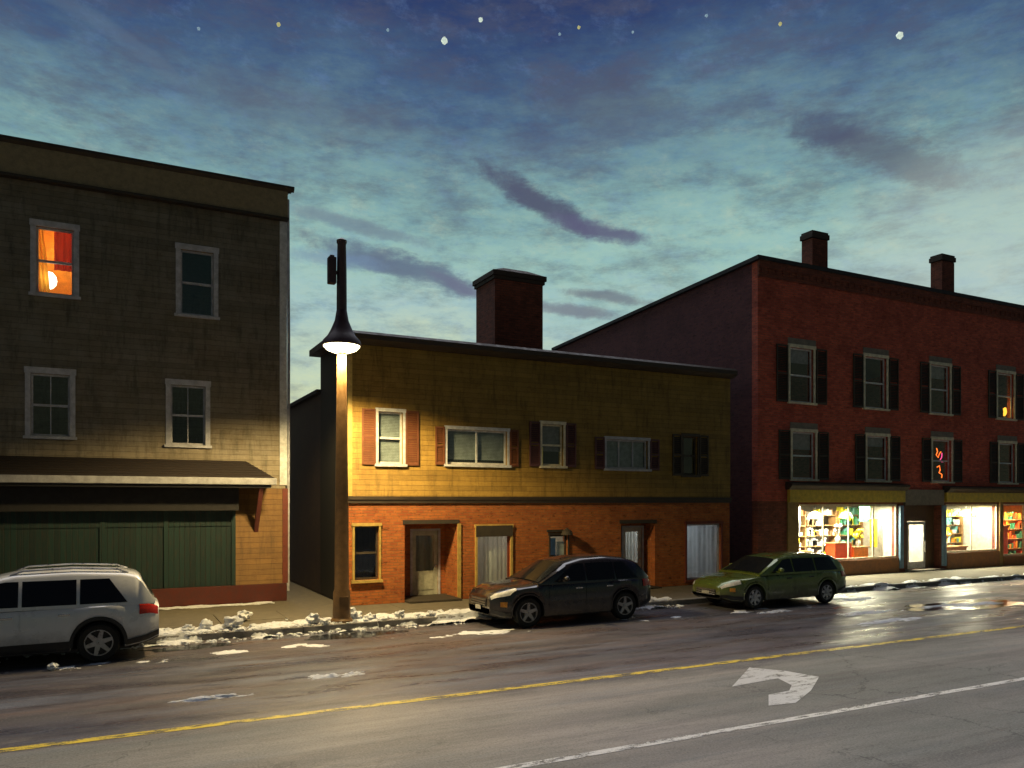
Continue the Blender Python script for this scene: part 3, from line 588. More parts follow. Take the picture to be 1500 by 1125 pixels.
# fascias
m = MB().box(23.1, 29.75, MY-.16, MY-.002, 3.08, 3.56); m.build('fascia', 'gold', B, o, bevel=.01)
m = MB().box(32.5, X1, MY-.16, MY-.002, 3.08, 3.5); m.build('fascia', 'gold', B, o, bevel=.01)
m = MB().prism([(MY-.36, 3.72), (MY-.36, 3.8), (MY-.01, 3.86), (MY-.01, 3.565), (MY-.2, 3.565)], 23.0, 29.8, 'x'); m.prism([(MY-.36, 3.66), (MY-.36, 3.74), (MY-.01, 3.8), (MY-.01, 3.505), (MY-.2, 3.505)], 32.4, X1, 'x'); m.build('shop_cornice', 'dark_trim', B, o)
MB().box(29.82, 32.38, MY-.1, MY-.002, 2.95, 3.62).build('door_header', 'grey_stone', B, o)
for xa in (29.52, 32.34): MB().box(xa, xa+.22, MY-.09, MY-.002, .3, 2.94).build('post', 'blue_post', B, o)
for q in ((23.72, 29.48, .74), (32.67, 36.43, .84), (36.77, 41.9, .58)): MB().box(q[0], q[1], MY-.06, MY+.005, .14, q[2]).build('bulkhead', 'rust_panel', B, o)
for q in ((23.1, 23.68), (36.47, 36.73), (42.05, 42.6)): MB().box(q[0], q[1], MY-.05, MY+.01, .14, 3.078).build('pilaster', 'gold_brown', B, o)
for (a, b, c, e), nm in ((shop[0], 3), (shop[2], 1), (shop[3], 2)):
    m = MB(); w_ = .07; ys = MY+.06
    m.box(a, a+w_, ys, ys+.07, c, e); m.box(b-w_, b, ys, ys+.07, c, e); m.box(a+w_, b-w_, ys, ys+.07, e-w_, e); m.box(a+w_, b-w_, ys, ys+.07, c, c+w_)
    for i in range(nm): xm = a+(b-a)*(i+1)/(nm+1); m.box(xm-.025, xm+.025, ys+.005, ys+.06, c+w_, e-w_)
    f = m.build('shop_window', 'trim_tan', B, o); MB().box(a+.03, b-.03, ys+.03, ys+.038, c+.03, e-.03).build('pane', 'shop_glass', f, o)
# shop door
dx0, dx1, yd = 30.6, 31.8, MY+.37
m = MB().box(29.85, 29.948, MY+.32, yd+.1, .13, 3.1); m.box(32.302, 32.4, MY+.32, yd+.1, .13, 3.1); m.box(29.95, dx0-.002, yd, yd+.1, .13, 3.0); m.box(dx1+.002, 32.3, yd, yd+.1, .13, 3.0); m.box(dx0, dx1, yd, yd+.1, 2.25, 3.0); m.box(29.85, 32.4, MY+.32, yd+.1, 3.005, 3.1)
m.build('entry_recess', 'brown_panel', B, o)
m = MB().box(dx0, dx0+.12, yd+.02, yd+.07, .2, 2.24); m.box(dx1-.12, dx1, yd+.02, yd+.07, .2, 2.24); m.box(dx0+.12, dx1-.12, yd+.02, yd+.07, 2.1, 2.24); m.box(dx0+.12, dx1-.12, yd+.02, yd+.07, .2, .5)
dr = m.build('door', 'trim_white', B, o); MB().box(dx0+.1, dx1-.1, yd+.04, yd+.048, .45, 2.12).build('pane', 'shop_glass', dr, o); MB().box(dx1-.09, dx1-.05, yd-.04, yd+.02, .9, 1.4).build('handle', 'chrome', dr, o)
MB().box(29.96, 32.29, MY-.2, yd-.01, .135, .19).build('step', 'grey_stone', B, o)
# shop interiors
r1 = room(B, o, 23.2, 29.8, MY+.33, MY+4.6, .2, 3.08, 'room'); r2 = room(B, o, 29.9, 32.38, MY+.5, MY+4.6, .2, 3.08, 'room'); r3 = room(B, o, 32.5, 36.6, MY+.33, MY+4.6, .2, 3.08, 'room'); r4 = room(B, o, 36.75, 42.2, MY+.33, MY+4.6, .2, 3.08, 'room_orange')
def area(name, loc, sx, sy, p, c):
    l = bpy.data.lights.new(name, 'AREA'); l.shape = 'RECTANGLE'; l.size = sx; l.size_y = sy; l.energy = p; l.color = c
    ob = bpy.data.objects.new(name, l); ob.location = loc; col.objects.link(ob)
for nm, (x0, x1), n in (('a', (23.6, 29.4), 3), ('b', (30.2, 32.0), 1), ('c', (33, 36.2), 2), ('d', (37.4, 41.6), 1)):
    for i in range(n):
        xm = x0+(x1-x0)*(i+.5)/n
        lb = {'a': ['white strip light, left of three in the large lit shop', 'white strip light, middle of three in the large lit shop', 'white strip light, right of three in the large lit shop'][i] if nm == 'a' else '',
              'b': 'white strip light behind the glazed shop door', 'c': ['white strip light at the left of the shop right of the door', 'white strip light at the right of the shop right of the door'][i] if nm == 'c' else '', 'd': 'strip light in the reddish shop at the right edge'}[nm]
        cl = tag(empty('ceiling_light', (xm, MY+.8, 3.07)), lb, 'ceiling light', 'strip lights on the shop ceilings'); cl.location.y = MY+(1.7 if nm == 'b' else .8)
        MB().box(-.75, .75, -.13, .13, -.1, -.002).build('housing', 'good_white', cl); MB().box(-.7, .7, -.1, .1, -.125, -.102).build('tube', 'shop_light', cl)
        area('strip_light', (xm, MY+(1.7 if nm == 'b' else .8), 2.9), 1.3, .3, (400 if nm != 'd' else 220), (1, .93, .66) if nm != 'd' else (1, .75, .45))
# merchandise on show
def shelf_unit(loc, wd, lab, palette, h=2.0, lv=5, dp=.4):
    t = tag(empty('shelf_unit', loc), lab, 'shelf', 'stocked shelves in the lit shops')
    MB().box(-wd/2, -wd/2+.04, 0, dp, 0, h).build('side_panel', 'shelf_wood', t); MB().box(wd/2-.04, wd/2, 0, dp, 0, h).build('side_panel', 'shelf_wood', t)
    for j in range(lv):
        z = .1+(h-.3)*j/(lv-1); MB().box(-wd/2+.041, wd/2-.041, 0, dp, z, z+.03).build('shelf', 'shelf_wood', t)
        for mt in palette:
            m = MB()
            x = -wd/2+.06+random.random()*.2
            while x < wd/2-.25:
                ww = random.uniform(.08, .2)
                if random.random() < 1.6/len(palette) and random.random() < .8: m.box(x, x+ww, .03, .3, z+.031, z+.031+random.uniform(.12, (h-.3)/(lv-1)-.08))
                x += ww+random.uniform(.0, .03)+(.2 if random.random() < .3 else 0)
            if m.v: tag(m.build('stock', mt, t), kind='stuff')
    return t
pal = ['good_white', 'good_yellow', 'good_teal', 'good_orange']
shelf_unit((25.25, MY+1.9, .2), 1.9, 'tall stocked shelf at the far left of the large lit shop', pal, 2.5, 6)
shelf_unit((27.2, MY+2.0, .2), 1.9, 'tall stocked shelf in the middle of the large lit shop', ['good_white', 'good_yellow', 'good_white', 'good_brown'], 2.5, 6)
shelf_unit((28.95, MY+1.9, .2), 1.5, 'tall stocked shelf at the right of the large lit shop', ['good_green', 'good_teal', 'good_yellow'], 2.5, 6)
shelf_unit((35.3, MY+1.7, .2), 2.3, 'tall stocked shelf in the shop right of the door', pal, 2.4, 6)
shelf_unit((39.7, MY+1.3, .2), 2.2, 'stocked shelf in the reddish shop at the right edge', ['good_red', 'good_orange', 'good_green'], 2.2, 5)
def counter(loc, wd, lab, mat, h=1.0):
    t = tag(empty('display_stand', loc), lab, 'display stand', 'display stands behind the shop glass')
    MB().box(-wd/2, wd/2, 0, .5, 0, h).build('body', mat, t, bevel=.02); MB().box(-wd/2-.04, wd/2+.04, -.04, .54, h+.001, h+.05).build('top', 'shelf_wood', t); return t
counter((24.7, MY+.9, .2), 1.4, 'brown display stand at the left end of the large shop window', 'good_brown', .85)
counter((27.15, MY+.8, .2), 1.0, 'red-orange display stand in the middle of the large shop window', 'good_red', 1.15)
counter((28.35, MY+.9, .2), .9, 'orange display stand near the right end of the large shop window', 'good_orange', .95)
counter((34.3, MY+.9, .2), 2.4, 'low brown display stand in the window right of the shop door', 'good_brown', .8)
counter((37.9, MY+.7, .2), .9, 'tall red display stand at the right edge of the photo', 'good_red', 1.7)
def lump(r, seed, sub=3, amp=.25, sc=(1, 1, 1)):
    import bmesh
    b = bmesh.new(); bmesh.ops.create_icosphere(b, subdivisions=sub, radius=r)
    m = MB(); m.v = []
    for v in b.verts:
        n = v.co.normalized(); k = 1+amp*noise.noise(n*1.6+Vector((seed*3.1, seed, 0)))*2+amp*.6*noise.noise(n*4+Vector((0, seed*2.3, 0)))
        m.v.append((v.co.x*k*sc[0], v.co.y*k*sc[1], v.co.z*k*sc[2]))
    m.f = [tuple(v.index for v in f.verts) for f in b.faces]; b.free(); return m
def vase(loc, lab, mat, k=1.):
    t = tag(empty('flower_vase', loc), lab, 'vase', 'vases of flowers in the shop windows')
    MB().lathe([(.07*k, 0), (.11*k, .1), (.1*k, .2), (.05*k, .28), (.06*k, .32)]).build('pot', 'good_white', t, smooth=True)
    mm = MB()
    for q in range(9):
        l = lump(.075*k, q+k, 2, .3); dx, dy, dz = random.uniform(-.2, .2)*k, random.uniform(-.14, .14)*k, random.uniform(.4, .72)*k
        mm.add([(a+dx, b+dy, c+dz) for a, b, c in l.v], l.f)
        mm.tube([(0, 0, .3*k), (dx*.6, dy*.6, dz*.7), (dx, dy, dz)], .007, 5)
    mm.build('blossom', mat, t, smooth=True)
vase((24.55, MY+1.1, 1.1), 'vase of yellow flowers at the left end of the large shop window', 'good_yellow', 1.1)
vase((27.1, MY+1.05, 1.4), 'vase of pale flowers on the red stand in the large shop window', 'good_white', 1.0)
vase((28.4, MY+1.1, 1.2), 'vase of yellow flowers at the right end of the large shop window', 'good_yellow', 1.)
vase((34.2, MY+1.1, 1.05), 'vase of orange flowers in the window right of the shop door', 'good_orange', .9)
def pendant(loc, lab, mat, k=1.):
    t = tag(empty('pendant_lamp', loc), lab, 'lamp', 'pendant lamps in the shop windows')
    MB().tube([(0, 0, 0), (0, 0, -.35)], .01, 6).build('cord', 'black_plastic', t); MB().lathe([(.04*k, -.35), (.2*k, -.45), (.3*k, -.65), (.28*k, -.66), (.02, -.46)], (0, 0, 0), 20).build('lamp_shade', mat, t, smooth=True)
    MB().lathe([(.01, -.5), (.08, -.56), (.08, -.62), (.01, -.68)]).build('bulb', 'globe', t, smooth=True)
pendant((25.6, MY+.9, 3.07), 'pendant lamp with pale shade in the left half of the large shop window', 'good_white')
pendant((27.4, MY+.9, 3.07), 'pendant lamp with yellow shade in the right half of the large shop window', 'good_yellow')
pendant((35.6, MY+1.0, 3.07), 'big yellow pendant shade in the window right of the shop door', 'good_yellow', 1.5)
def hanger(loc, lab, mat, wd, h):
    t = tag(empty('hanging_banner', loc), lab, 'banner', 'cloth banners hung in the shop windows')
    n = 12; MB().grid([[(-wd/2+wd*i/n, .03*math.sin(i*1.1), z) for i in range(n+1)] for z in (-h, -h*.5, 0)]).build('banner_cloth', mat, t, smooth=True); MB().tube([(-wd/2-.05, 0, .01), (wd/2+.05, 0, .01)], .015, 6).build('rod', 'shelf_wood', t)
hanger((29.2, MY+.95, 2.35), 'yellow-green cloth banner by the blue post of the large shop', 'good_yellow', .5, 1.2)
hanger((28.7, MY+1.0, 2.95), 'dark green cloth banner at the top right of the large shop window', 'good_green', .7, .7)
hanger((24.6, MY+1.0, 2.9), 'white cloth banner in the upper left corner of the large shop window', 'good_white', .6, 1.0)
hanger((37.8, MY+1.0, 2.7), 'pale cloth banner beside the red stand at the right edge', 'good_white', .5, .8)
# chimneys
for (x0, z1) in ((27.35, 15.0), (36.2, 15.25)):
    m = MB().box(x0, x0+.95, 24.6, 25.2, 12.02, z1-.35); ch = m.build('chimney', 'brick_dark', B, o)
    m = MB().box(x0-.06, x0+1.01, 24.54, 25.26, z1-.32, z1-.10); m.box(x0-.02, x0+.97, 24.58, 25.22, z1-.10, z1); m.build('chimney_cap', 'chim_cap', ch, o, bevel=.015)

# ------------------------------------------------------------------ street lamp
lp = tag(empty('street_lamp', (5.07, 19.12, .135)), 'tall lit street lamp with bell shade on the snowy kerb before the alley', 'street lamp')
MB().lathe([(.27, 0), (.27, .06), (.22, .12), (.205, .75), (.175, .82), (.16, 3), (.11, 6.55), (.10, 7.1)], n=28).build('pole', 'pole', lp, smooth=True)
MB().lathe([(.46, 6.80), (.485, 6.83), (.45, 6.93), (.34, 7.05), (.26, 7.2), (.17, 7.42), (.125, 7.68), (.11, 7.7)], n=36).build('lamp_shade', 'metal_dark', lp, smooth=True)
MB().lathe([(.02, 6.62), (.2, 6.64), (.36, 6.70), (.44, 6.785), (.44, 6.80), (.14, 6.81)], n=36).build('lens', 'lamp_lens', lp, smooth=True)
MB().lathe([(.125, 7.68), (.12, 8.6), (.105, 9.3), (.125, 9.34), (.125, 9.4), (.03, 9.46)], n=20).build('mast', 'metal_dark', lp, smooth=True)
m = MB().box(-.34, -.15, -.1, .1, 8.3, 8.95); m.box(-.30, -.19, -.07, .07, 8.95, 9.0); bx = m.build('control_box', 'metal_dark', lp, bevel=.02)
MB().box(-.15, -.07, -.03, .03, 8.55, 8.63).build('bracket', 'metal_dark', bx); MB().box(-.12, .12, -.215, -.19, .3, .65).build('access_door', 'pole', lp, bevel=.01)
ld = bpy.data.lights.new('lamp_light', 'SPOT'); ld.energy = 900; ld.color = (1, .74, .32); ld.spot_size = R(158); ld.spot_blend = .35; ld.shadow_soft_size = .12
for k_, (dx, dy) in enumerate(((.27, 0), (-.27, 0), (0, -.27), (0, .27))):
    lo = bpy.data.objects.new('lamp_light', ld); lo.location = (5.07+dx, 19.12+dy, 6.70); col.objects.link(lo)
ld.energy = 860

# ------------------------------------------------------------------ cars
def lerp(pts, x):
    if x <= pts[0][0]: return pts[0][1]
    for (a, b), (c, e) in zip(pts, pts[1:]):
        if x <= c:
            t = (x-a)/(c-a) if c > a else 1; return b+(e-b)*t
    return pts[-1][1]
def sl(pts, x):      # smoothed lerp
    return sum(lerp(pts, x+k*.03) for k in (-2, -1, 0, 1, 2))/5
def make_car(name, loc, rz, label, S):
    root = tag(empty(name, loc, rz), label, 'car', 'cars parked along the kerb')
    L, Wd, paint = S['L'], S['W'], S['paint']; hw = Wd/2; xf, xr, wr = S['xf'], S['xr'], S['wr']; ar = wr+.07
    def yw(x): return hw*sl([(0, .62), (.06, .72), (.2, .84), (.5, .95), (1.0, 1), (L-.8, 1), (L-.3, .955), (L-.08, .86), (L, .78)], x)
    def zb(x):
        z = sl([(0, .34), (.3, .24), (.6, .22), (L-.6, .24), (L-.2, .32), (L, .40)], x)
        for c in (xf, xr):
            q = ar*ar-(x-c)**2
            if q > 0: z = max(z, wr+math.sqrt(q))
        return z
    def zt(x): return sl(S['top'], x)
    def sec(x):
        y, a, b = yw(x), zb(x), zt(x); h = b-a; mid = max(a+.12, .62)
        return [(0, a), (y*.82, a), (y*.975, a+.03), (y*1.0, a+min(.14, h*.3)), (y*1.005, max(a+h*.45, min(mid, b-.15))), (y*.99, b-h*.2), (y*.955, b-min(.055, h*.1)), (y*.86, b), (y*.5, b+.022), (0, b+.03)]
    def surf(x, t, side, off=0.):
        s_ = sec(x); i = min(int(t), len(s_)-2); f = t-i; (y0, z0), (y1, z1) = s_[i], s_[i+1]; y, z = y0+(y1-y0)*f, z0+(z1-z0)*f
        ny, nz = (z1-z0), -(y1-y0); ln = math.hypot(ny, nz) or 1
        return (x, side*(y+ny/ln*off), z+nz/ln*off)
    xs = sorted({0, .02, .06, .12, .2, .3, .42, L-.3, L-.2, L-.12, L-.06, L-.02, L}|{round(.5+.05*i, 3) for i in range(int((L-.9)/.05))}|{round(c+sg*ar*math.sin(R(k)), 4) for c in (xf, xr) for sg in (-1, 1) for k in (89.9, 88, 84, 78, 70, 60)})
    rows = []
    for x in xs:
        s_ = sec(x); rows.append([(x, -y, z) for y, z in s_[::-1]]+[(x, y, z) for y, z in s_[1:]])
    m = MB().grid(rows); n = len(rows[0]); N_ = len(rows)
    m.f.append(tuple(range(n))); m.f.append(tuple(range((N_-1)*n, N_*n)))
    body = m.build('body', paint, root, smooth=True)
    # cabin
    belt = S['belt']; rp = S['roof']; xa, xb = rp[0][0], rp[-1][0]; H_ = max(p[1] for p in rp)
    def zr(x): return max(sl(rp, x), belt+.005)
    def yb(x): return yw(x)*.955
    def yt(x): return yb(x)-(S['tumble'])*(zr(x)-belt)/(H_-belt)
    def csec(x):
        b_, t_, z = yb(x), yt(x), zr(x); h = z-belt; return [(b_, belt-.03), (b_, belt), (t_+(b_-t_)*.12, belt+h*.86), (t_*.965, z-.035*min(1, h*4)), (t_*.86, z), (t_*.5, z+.02), (0, z+.028)]
    def topz(x, y):
        s_ = csec(x)[::-1]; return lerp([(p[0], p[1]) for p in s_], abs(y))
    cx = [xa+(xb-xa)*i/70 for i in range(71)]; rows = []
    for x in cx: s_ = csec(x); rows.append([(x, -y, z) for y, z in s_]+[(x, y, z) for y, z in s_[-2::-1]])
    m = MB().grid(rows); n = len(rows[0]); m.f.append(tuple(range(n))); m.f.append(tuple(range(70*n, 71*n)))
    cab = m.build('cabin', paint, root, smooth=True)
    def gpt(x, z, side, off):
        s_ = csec(x); (y0, z0), (y1, z1) = s_[1], s_[2]; f = (z-z0)/max(z1-z0, .01); return (x, side*(y0+(y1-y0)*f+off), z)
    for side in (-1, 1):
        for (a, b, sa, sb) in S['win']:      # sa/sb: lean of the window's front and rear edge (metres at the top)
            top = []; bot = []; nn = 14
            for i in range(nn+1):
                f = i/nn; xbm = a+(b-a)*f; xtp = (a+sa)+(b+sb-a-sa)*f
                zt_ = min(belt+(zr(xtp)-belt)*.84, S['wtop']); bot.append(gpt(xbm, belt+.035, side, .012)); top.append(gpt(xtp, zt_, side, .012))
            mid_ = [tuple((p[k]+q[k])/2 for k in range(3)) for p, q in zip(bot, top)]
            MB().grid([bot, mid_, top]).build('side_window', 'car_glass', cab, smooth=True, recalc=False)
    for nm, (a, b) in (('windshield', S['ws']), ('rear_window', S['rw'])):
        rows = []
        for i in range(11):
            x = a+(b-a)*i/10; w_ = yt(x)*.88; off = .014; rows.append([(x+(-.012 if nm == 'windshield' else .012), -w_+2*w_*k/12, topz(x, -w_+2*w_*k/12)+off) for k in range(13)])
        MB().grid(rows).build(nm, 'car_glass', cab, smooth=True, recalc=False)
    def patch(nm, x0, x1, t0, t1, side, mat, off=.012, par=body, nx=10, nt=6):
        rows = [[surf(x0+(x1-x0)*i/nx, t0+(t1-t0)*j/nt, side, off) for j in range(nt+1)] for i in range(nx+1)]
        return MB().grid(rows).build(nm, mat, par, smooth=True, recalc=False)
    for side in (-1, 1):
        patch('headlight', .03, S.get('hl', .5), 5.05, 6.6, side, 'clear_lens'); patch('turn_signal', .2, .36, 3.6, 4.2, side, 'amber_lens')
        patch('taillight', L-.36, L-.02, 4.75, 6.2, side, 'red_lens')
        for (a, b) in S['doors']:
            dp = patch('door', a, b, 2.3, 6.0, side, paint, .009, nx=20, nt=10)
            xh = b-.2; p = surf(xh, 5.05, side, .03); MB().box(xh-.1, xh+.1, min(p[1], p[1]-side*.03), max(p[1], p[1]-side*.03), p[2]-.018, p[2]+.018).build('handle', S.get('hmat', 'chrome'), dp, bevel=.008)
        if S.get('clad'): patch('sill_cladding', xf+ar+.03, xr-ar-.03, 1.2, 3.3, side, 'black_plastic', .012, nx=16)
        # wheel-arch lip
        for c in (xf, xr):
            rows = []
            for k in range(25):
                a_ = R(-8+196*k/24); rows.append([(c+(ar+q)*math.cos(a_), side*(hw*(yw(min(max(c+ar*math.cos(a_), 0), L))/hw)+dy), max(wr+(ar+q)*math.sin(a_), .22)) for q, dy in ((-.015, -.05), (-.012, .012), (S['lip'], .014), (S['lip']+.01, -.02))])
            MB().grid(rows).build('wheel_arch', 'black_plastic' if S.get('clad') else paint, body, smooth=True)
        mx = S['ws'][1]-.12
        mr = MB(); l = lump(.1, 3, 2, .05, (.7, 1.05, .72)); mr.add([(a+mx, side*(yb(mx)+.16)+b, c+belt+.12) for a, b, c in l.v], l.f); mr.box(mx-.02, mx+.05, min(side*(yb(mx)-.02), side*(yb(mx)+.12)), max(side*(yb(mx)-.02), side*(yb(mx)+.12)), belt+.04, belt+.08)
        mr.build('mirror', paint, root, smooth=True)
        if S.get('rails'): MB().tube([(S['rails'][0]+(S['rails'][1]-S['rails'][0])*i/10, side*(yt(2.5)*.86), zr(S['rails'][0]+(S['rails'][1]-S['rails'][0])*i/10)+(.05 if 0 < i < 10 else .0)) for i in range(11)], .018, 6).build('roof_rail', S.get('railm', 'alloy'), cab, smooth=True)
    # bumpers: dark lower bands, grille, plates
    for nm, x0, x1 in (('front_bumper', .0, xf-ar-.03), ('rear_bumper', xr+ar+.03, L)):
        rows = []
        for side in (-1, 1):
            for x in ([x0+(x1-x0)*i/10 for i in range(11)][::-1] if (side == -1) == (nm == 'front_bumper') else [x0+(x1-x0)*i/10 for i in range(11)]):
                rows.append([surf(x, t, side, .018) for t in (1.0, 1.6, 2.4, 3.1)])
        MB().grid(rows).build(nm, 'black_plastic', root, smooth=True, recalc=False)
    zt0 = zt(0); y0 = yw(0)
    gr = MB().box(-.018, .01, -y0*.7, y0*.7, zt0-.24, zt0-.06)
    g_ = gr.build('grille', 'black_plastic', root, bevel=.01); mm = MB()
    for q in range(3): mm.box(-.03, -.019, -y0*.66, y0*.66, zt0-.215+q*.06, zt0-.20+q*.06)
    mm.build('grille_bar', 'chrome', g_)
    MB().box(-.03, -.02, -.15, .15, .42, .52).build('number_plate', 'plate', root); MB().box(L+.005, L+.015, -.16, .16, .72, .83).build('number_plate', 'plate', root)
    for c in (xf, xr): MB().box(c-ar+.01, c+ar-.01, -hw+.27, hw-.27, .24, wr+ar-.03).build('wheel_well', 'rubber', root)
    # wheels
    for c in (xf, xr):
        for side in (-1, 1):
            we = empty('wheel', (c, side*(hw-.12), wr)); we.parent = root
            MB().lathe([(wr*.66, -.1), (wr*.9, -.115), (wr*.985, -.08), (wr, -.03), (wr, .03), (wr*.985, .08), (wr*.9, .115), (wr*.66, .1)], n=40, axis='y', caps=False).build('tyre', 'rubber', we, smooth=True)
            sg = side; rm = MB().lathe([(wr*.68, sg*-.08), (wr*.68, sg*.1), (wr*.62, sg*.1), (wr*.6, sg*.05), (.02, sg*.04)], n=36, axis='y', caps=False); rim = rm.build('rim', 'alloy', we, smooth=True)
            rm2 = MB().lathe([(wr*.6, sg*.052), (wr*.12, sg*.05), (.01, sg*.05)], n=30, axis='y', caps=False); rm2.build('rim_well', 'black_plastic', rim)
            sp = MB(); ns_ = S.get('spokes', 5)
            for q in range(ns_):
                a_ = 2*math.pi*q/ns_+.3; ca, sa = math.cos(a_), math.sin(a_); px_, pz_ = -sa, ca
                vs = []
                for r_, w_, yy in ((wr*.08, .05, .085), (wr*.63, .032, .098)):
                    for e in (-1, 1): vs += [(r_*ca+px_*w_*e, sg*yy, r_*sa+pz_*w_*e), (r_*ca+px_*w_*e, sg*.055, r_*sa+pz_*w_*e)]
                sp.add(vs, [(0, 2, 6, 4), (0, 4, 5, 1), (2, 3, 7, 6), (1, 5, 7, 3)])
            sp.lathe([(.05, sg*.06), (.05, sg*.1), (.01, sg*.105)], n=16, axis='y', caps=False); sp.build('spokes', 'alloy', rim)
    MB().box(.5, L-.5, -hw*.8, hw*.8, .21, .27).build('underbody', 'black_plastic', root)
    return root
SUV = dict(L=4.95, W=1.92, paint='paint_silver', xf=.98, xr=3.88, wr=.38, lip=.05, belt=1.10, tumble=.20, clad=True, wtop=1.60, spokes=6, hl=.6,
           top=[(0, .80), (.1, .90), (.5, 1.0), (1.3, 1.09), (4.4, 1.13), (4.8, 1.12), (4.95, 1.02)], roof=[(1.2, 1.08), (2.05, 1.63), (2.5, 1.73), (3.4, 1.76), (4.3, 1.71), (4.6, 1.64), (4.88, 1.12)],
           ws=(1.28, 2.0), rw=(4.64, 4.84), win=[(1.62, 2.55, .62, 0), (2.61, 3.5, 0, 0), (3.56, 4.38, 0, -.32)], doors=[(1.5, 2.57), (2.59, 3.5)], rails=(2.4, 4.4))
c_ = make_car('parked_suv', (-4.08, 18.05, 0), 0, 'silver-white suv parked at the left edge of the photo', SUV)
BK = dict(SUV, L=4.75, paint='paint_black', xf=.92, xr=3.8, wr=.37, clad=False, lip=.02, spokes=5, railm='black_plastic', W=1.9, belt=1.05, wtop=1.52, tumble=.22, win=[(1.66, 2.6, .62, 0), (2.66, 3.5, 0, 0), (3.56, 4.25, 0, -.42)],
          top=[(0, .74), (.1, .86), (.5, .97), (1.3, 1.05), (4.3, 1.09), (4.65, 1.08), (4.75, .98)], roof=[(1.2, 1.03), (2.1, 1.54), (2.6, 1.64), (3.3, 1.66), (4.0, 1.6), (4.3, 1.5), (4.69, 1.08)], ws=(1.28, 2.05), rw=(4.34, 4.65), rails=None)
make_car('parked_crossover', (8.25, 17.95, 0), 0, 'black suv parked before the orange brick storefront', BK)
GN = dict(SUV, L=5.0, paint='paint_green', xf=1.05, xr=3.98, wr=.34, clad=False, lip=.02, spokes=7, W=1.82, belt=.98, wtop=1.4, tumble=.2, rails=None, doors=[(1.55, 2.6), (2.62, 3.5)], hmat='black_plastic',
          top=[(0, .62), (.1, .74), (.5, .86), (1.35, .97), (4.4, 1.0), (4.85, .98), (5.0, .88)], roof=[(1.25, .96), (2.1, 1.42), (2.6, 1.5), (3.5, 1.52), (4.4, 1.46), (4.62, 1.36), (4.92, .98)],
          ws=(1.33, 2.05), rw=(4.64, 4.88), win=[(1.7, 2.6, .58, 0), (2.66, 3.52, 0, 0), (3.58, 4.5, 0, -.2)], hl=.55)
make_car('parked_wagon', (15.5, 17.85, 0), 0, 'dark green station wagon parked between the black suv and the lit shops', GN)

# ------------------------------------------------------------------ snow and water
def snowfield(name, x0, x1, y0, y1, thr, hmax, seed, z0, fx=1.1):
    m = MB(); st = .055; nx, ny = int((x1-x0)/st), int((y1-y0)/st); idx = {}
    def h(x, y):
        e = min(1, (y-y0)/.35, (y1-y)/.35); n = noise.fractal(Vector((x*fx, y*1.7, seed)), .9, 2.1, 4)
        n2 = abs(noise.noise(Vector((x*5, y*5, seed+9))))
        v = n*.9+.22*e-thr; return (v*.55+.12*n2*(v > 0))*hmax*2 if v > 0 else -1
    H_ = {}
    for i in range(nx+1):
        for j in range(ny+1): H_[i, j] = h(x0+i*st, y0+j*st)
    def vid(i, j):
        if (i, j) not in idx:
            idx[i, j] = len(m.v); zz = z0(y0+j*st); m.v.append((x0+i*st+random.uniform(-.012, .012), y0+j*st+random.uniform(-.012, .012), zz+(min(H_[i, j], hmax) if H_[i, j] > 0 else -.02)))
        return idx[i, j]
    for i in range(nx):
        for j in range(ny):
            q = [(i, j), (i+1, j), (i+1, j+1), (i, j+1)]
            if max(H_[a] for a in q) > 0: m.f.append(tuple(vid(*a) for a in q))
    return tag(m.build(name, 'snow', recalc=False, smooth=True), kind='stuff')
zk = lambda y: .155 if y > 18.75 else .0
snowfield('kerb_snow', -5, 9.5, 18.4, 19.8, .15, .12, 3.3, zk)['label'] = 'broken ridge of old snow along the kerb'
snowfield('kerb_snow', 12.4, 15.2, 18.3, 19.7, .10, .12, 8.1, zk)['label'] = 'old snow at the kerb between the black and green cars'
snowfield('kerb_snow', 19.6, 44, 18.4, 19.2, .10, .10, 5.7, zk)['label'] = 'thin line of old snow along the kerb before the lit shops'
snowfield('gutter_snow', -5, 22, 16.5, 17.3, .47, .05, 1.7, lambda y: .0)['label'] = 'thin scraps of snow on the road beside the parked cars'
snowfield('wall_snow', -3, 4.3, 23.5, 24.05, .15, .05, 4.4, lambda y: .13)['label'] = 'thin strip of snow at the foot of the red base band'
chunks = [(2.95, 20.4, .20, 'round chunk of pale blue snow alone on the sidewalk before the clapboard building'), (2.55, 19.2, .22, 'large cream-lit chunk of snow on the kerb midway between silver suv and lamp'),
          (1.55, 19.2, .14, 'small snow chunk on the kerb just behind the silver suv'), (1.95, 19.35, .17, 'mid-sized snow chunk on the kerb, second behind the silver suv'), (4.35, 19.05, .19, 'large snow chunk against the left of the lamp pole'),
          (4.6, 18.85, .13, 'small snow chunk at the front left foot of the lamp pole'), (5.4, 19.25, .23, 'largest snow chunk just right of the lamp pole'), (5.75, 19.0, .15, 'small snow chunk second to the right of the lamp pole'),
          (6.6, 19.2, .14, 'flat snow chunk on the kerb before the left dark window of the brick storefront'), (7.35, 18.95, .12, 'small snow chunk on the kerb just before the black car nose'), (-.95, 16.7, .10, 'small snow lump on the road beside the rear wheel of the silver suv'),
          (13.3, 18.95, .15, 'snow chunk at the kerb just behind the black car')]
for i, (x, y, r_, lb) in enumerate(chunks):
    l = lump(r_*.78, i+2.2, 3, .42, (1.1, .9, .75)); z = .14 if y > 18.75 else .0
    zmin = min(v[2] for v in l.v); ob = l.build('snow_chunk', 'snow', smooth=True); ob.location = (x, y, z-zmin-.02); tag(ob, lb, 'snow chunk', 'snow chunks along the kerb')
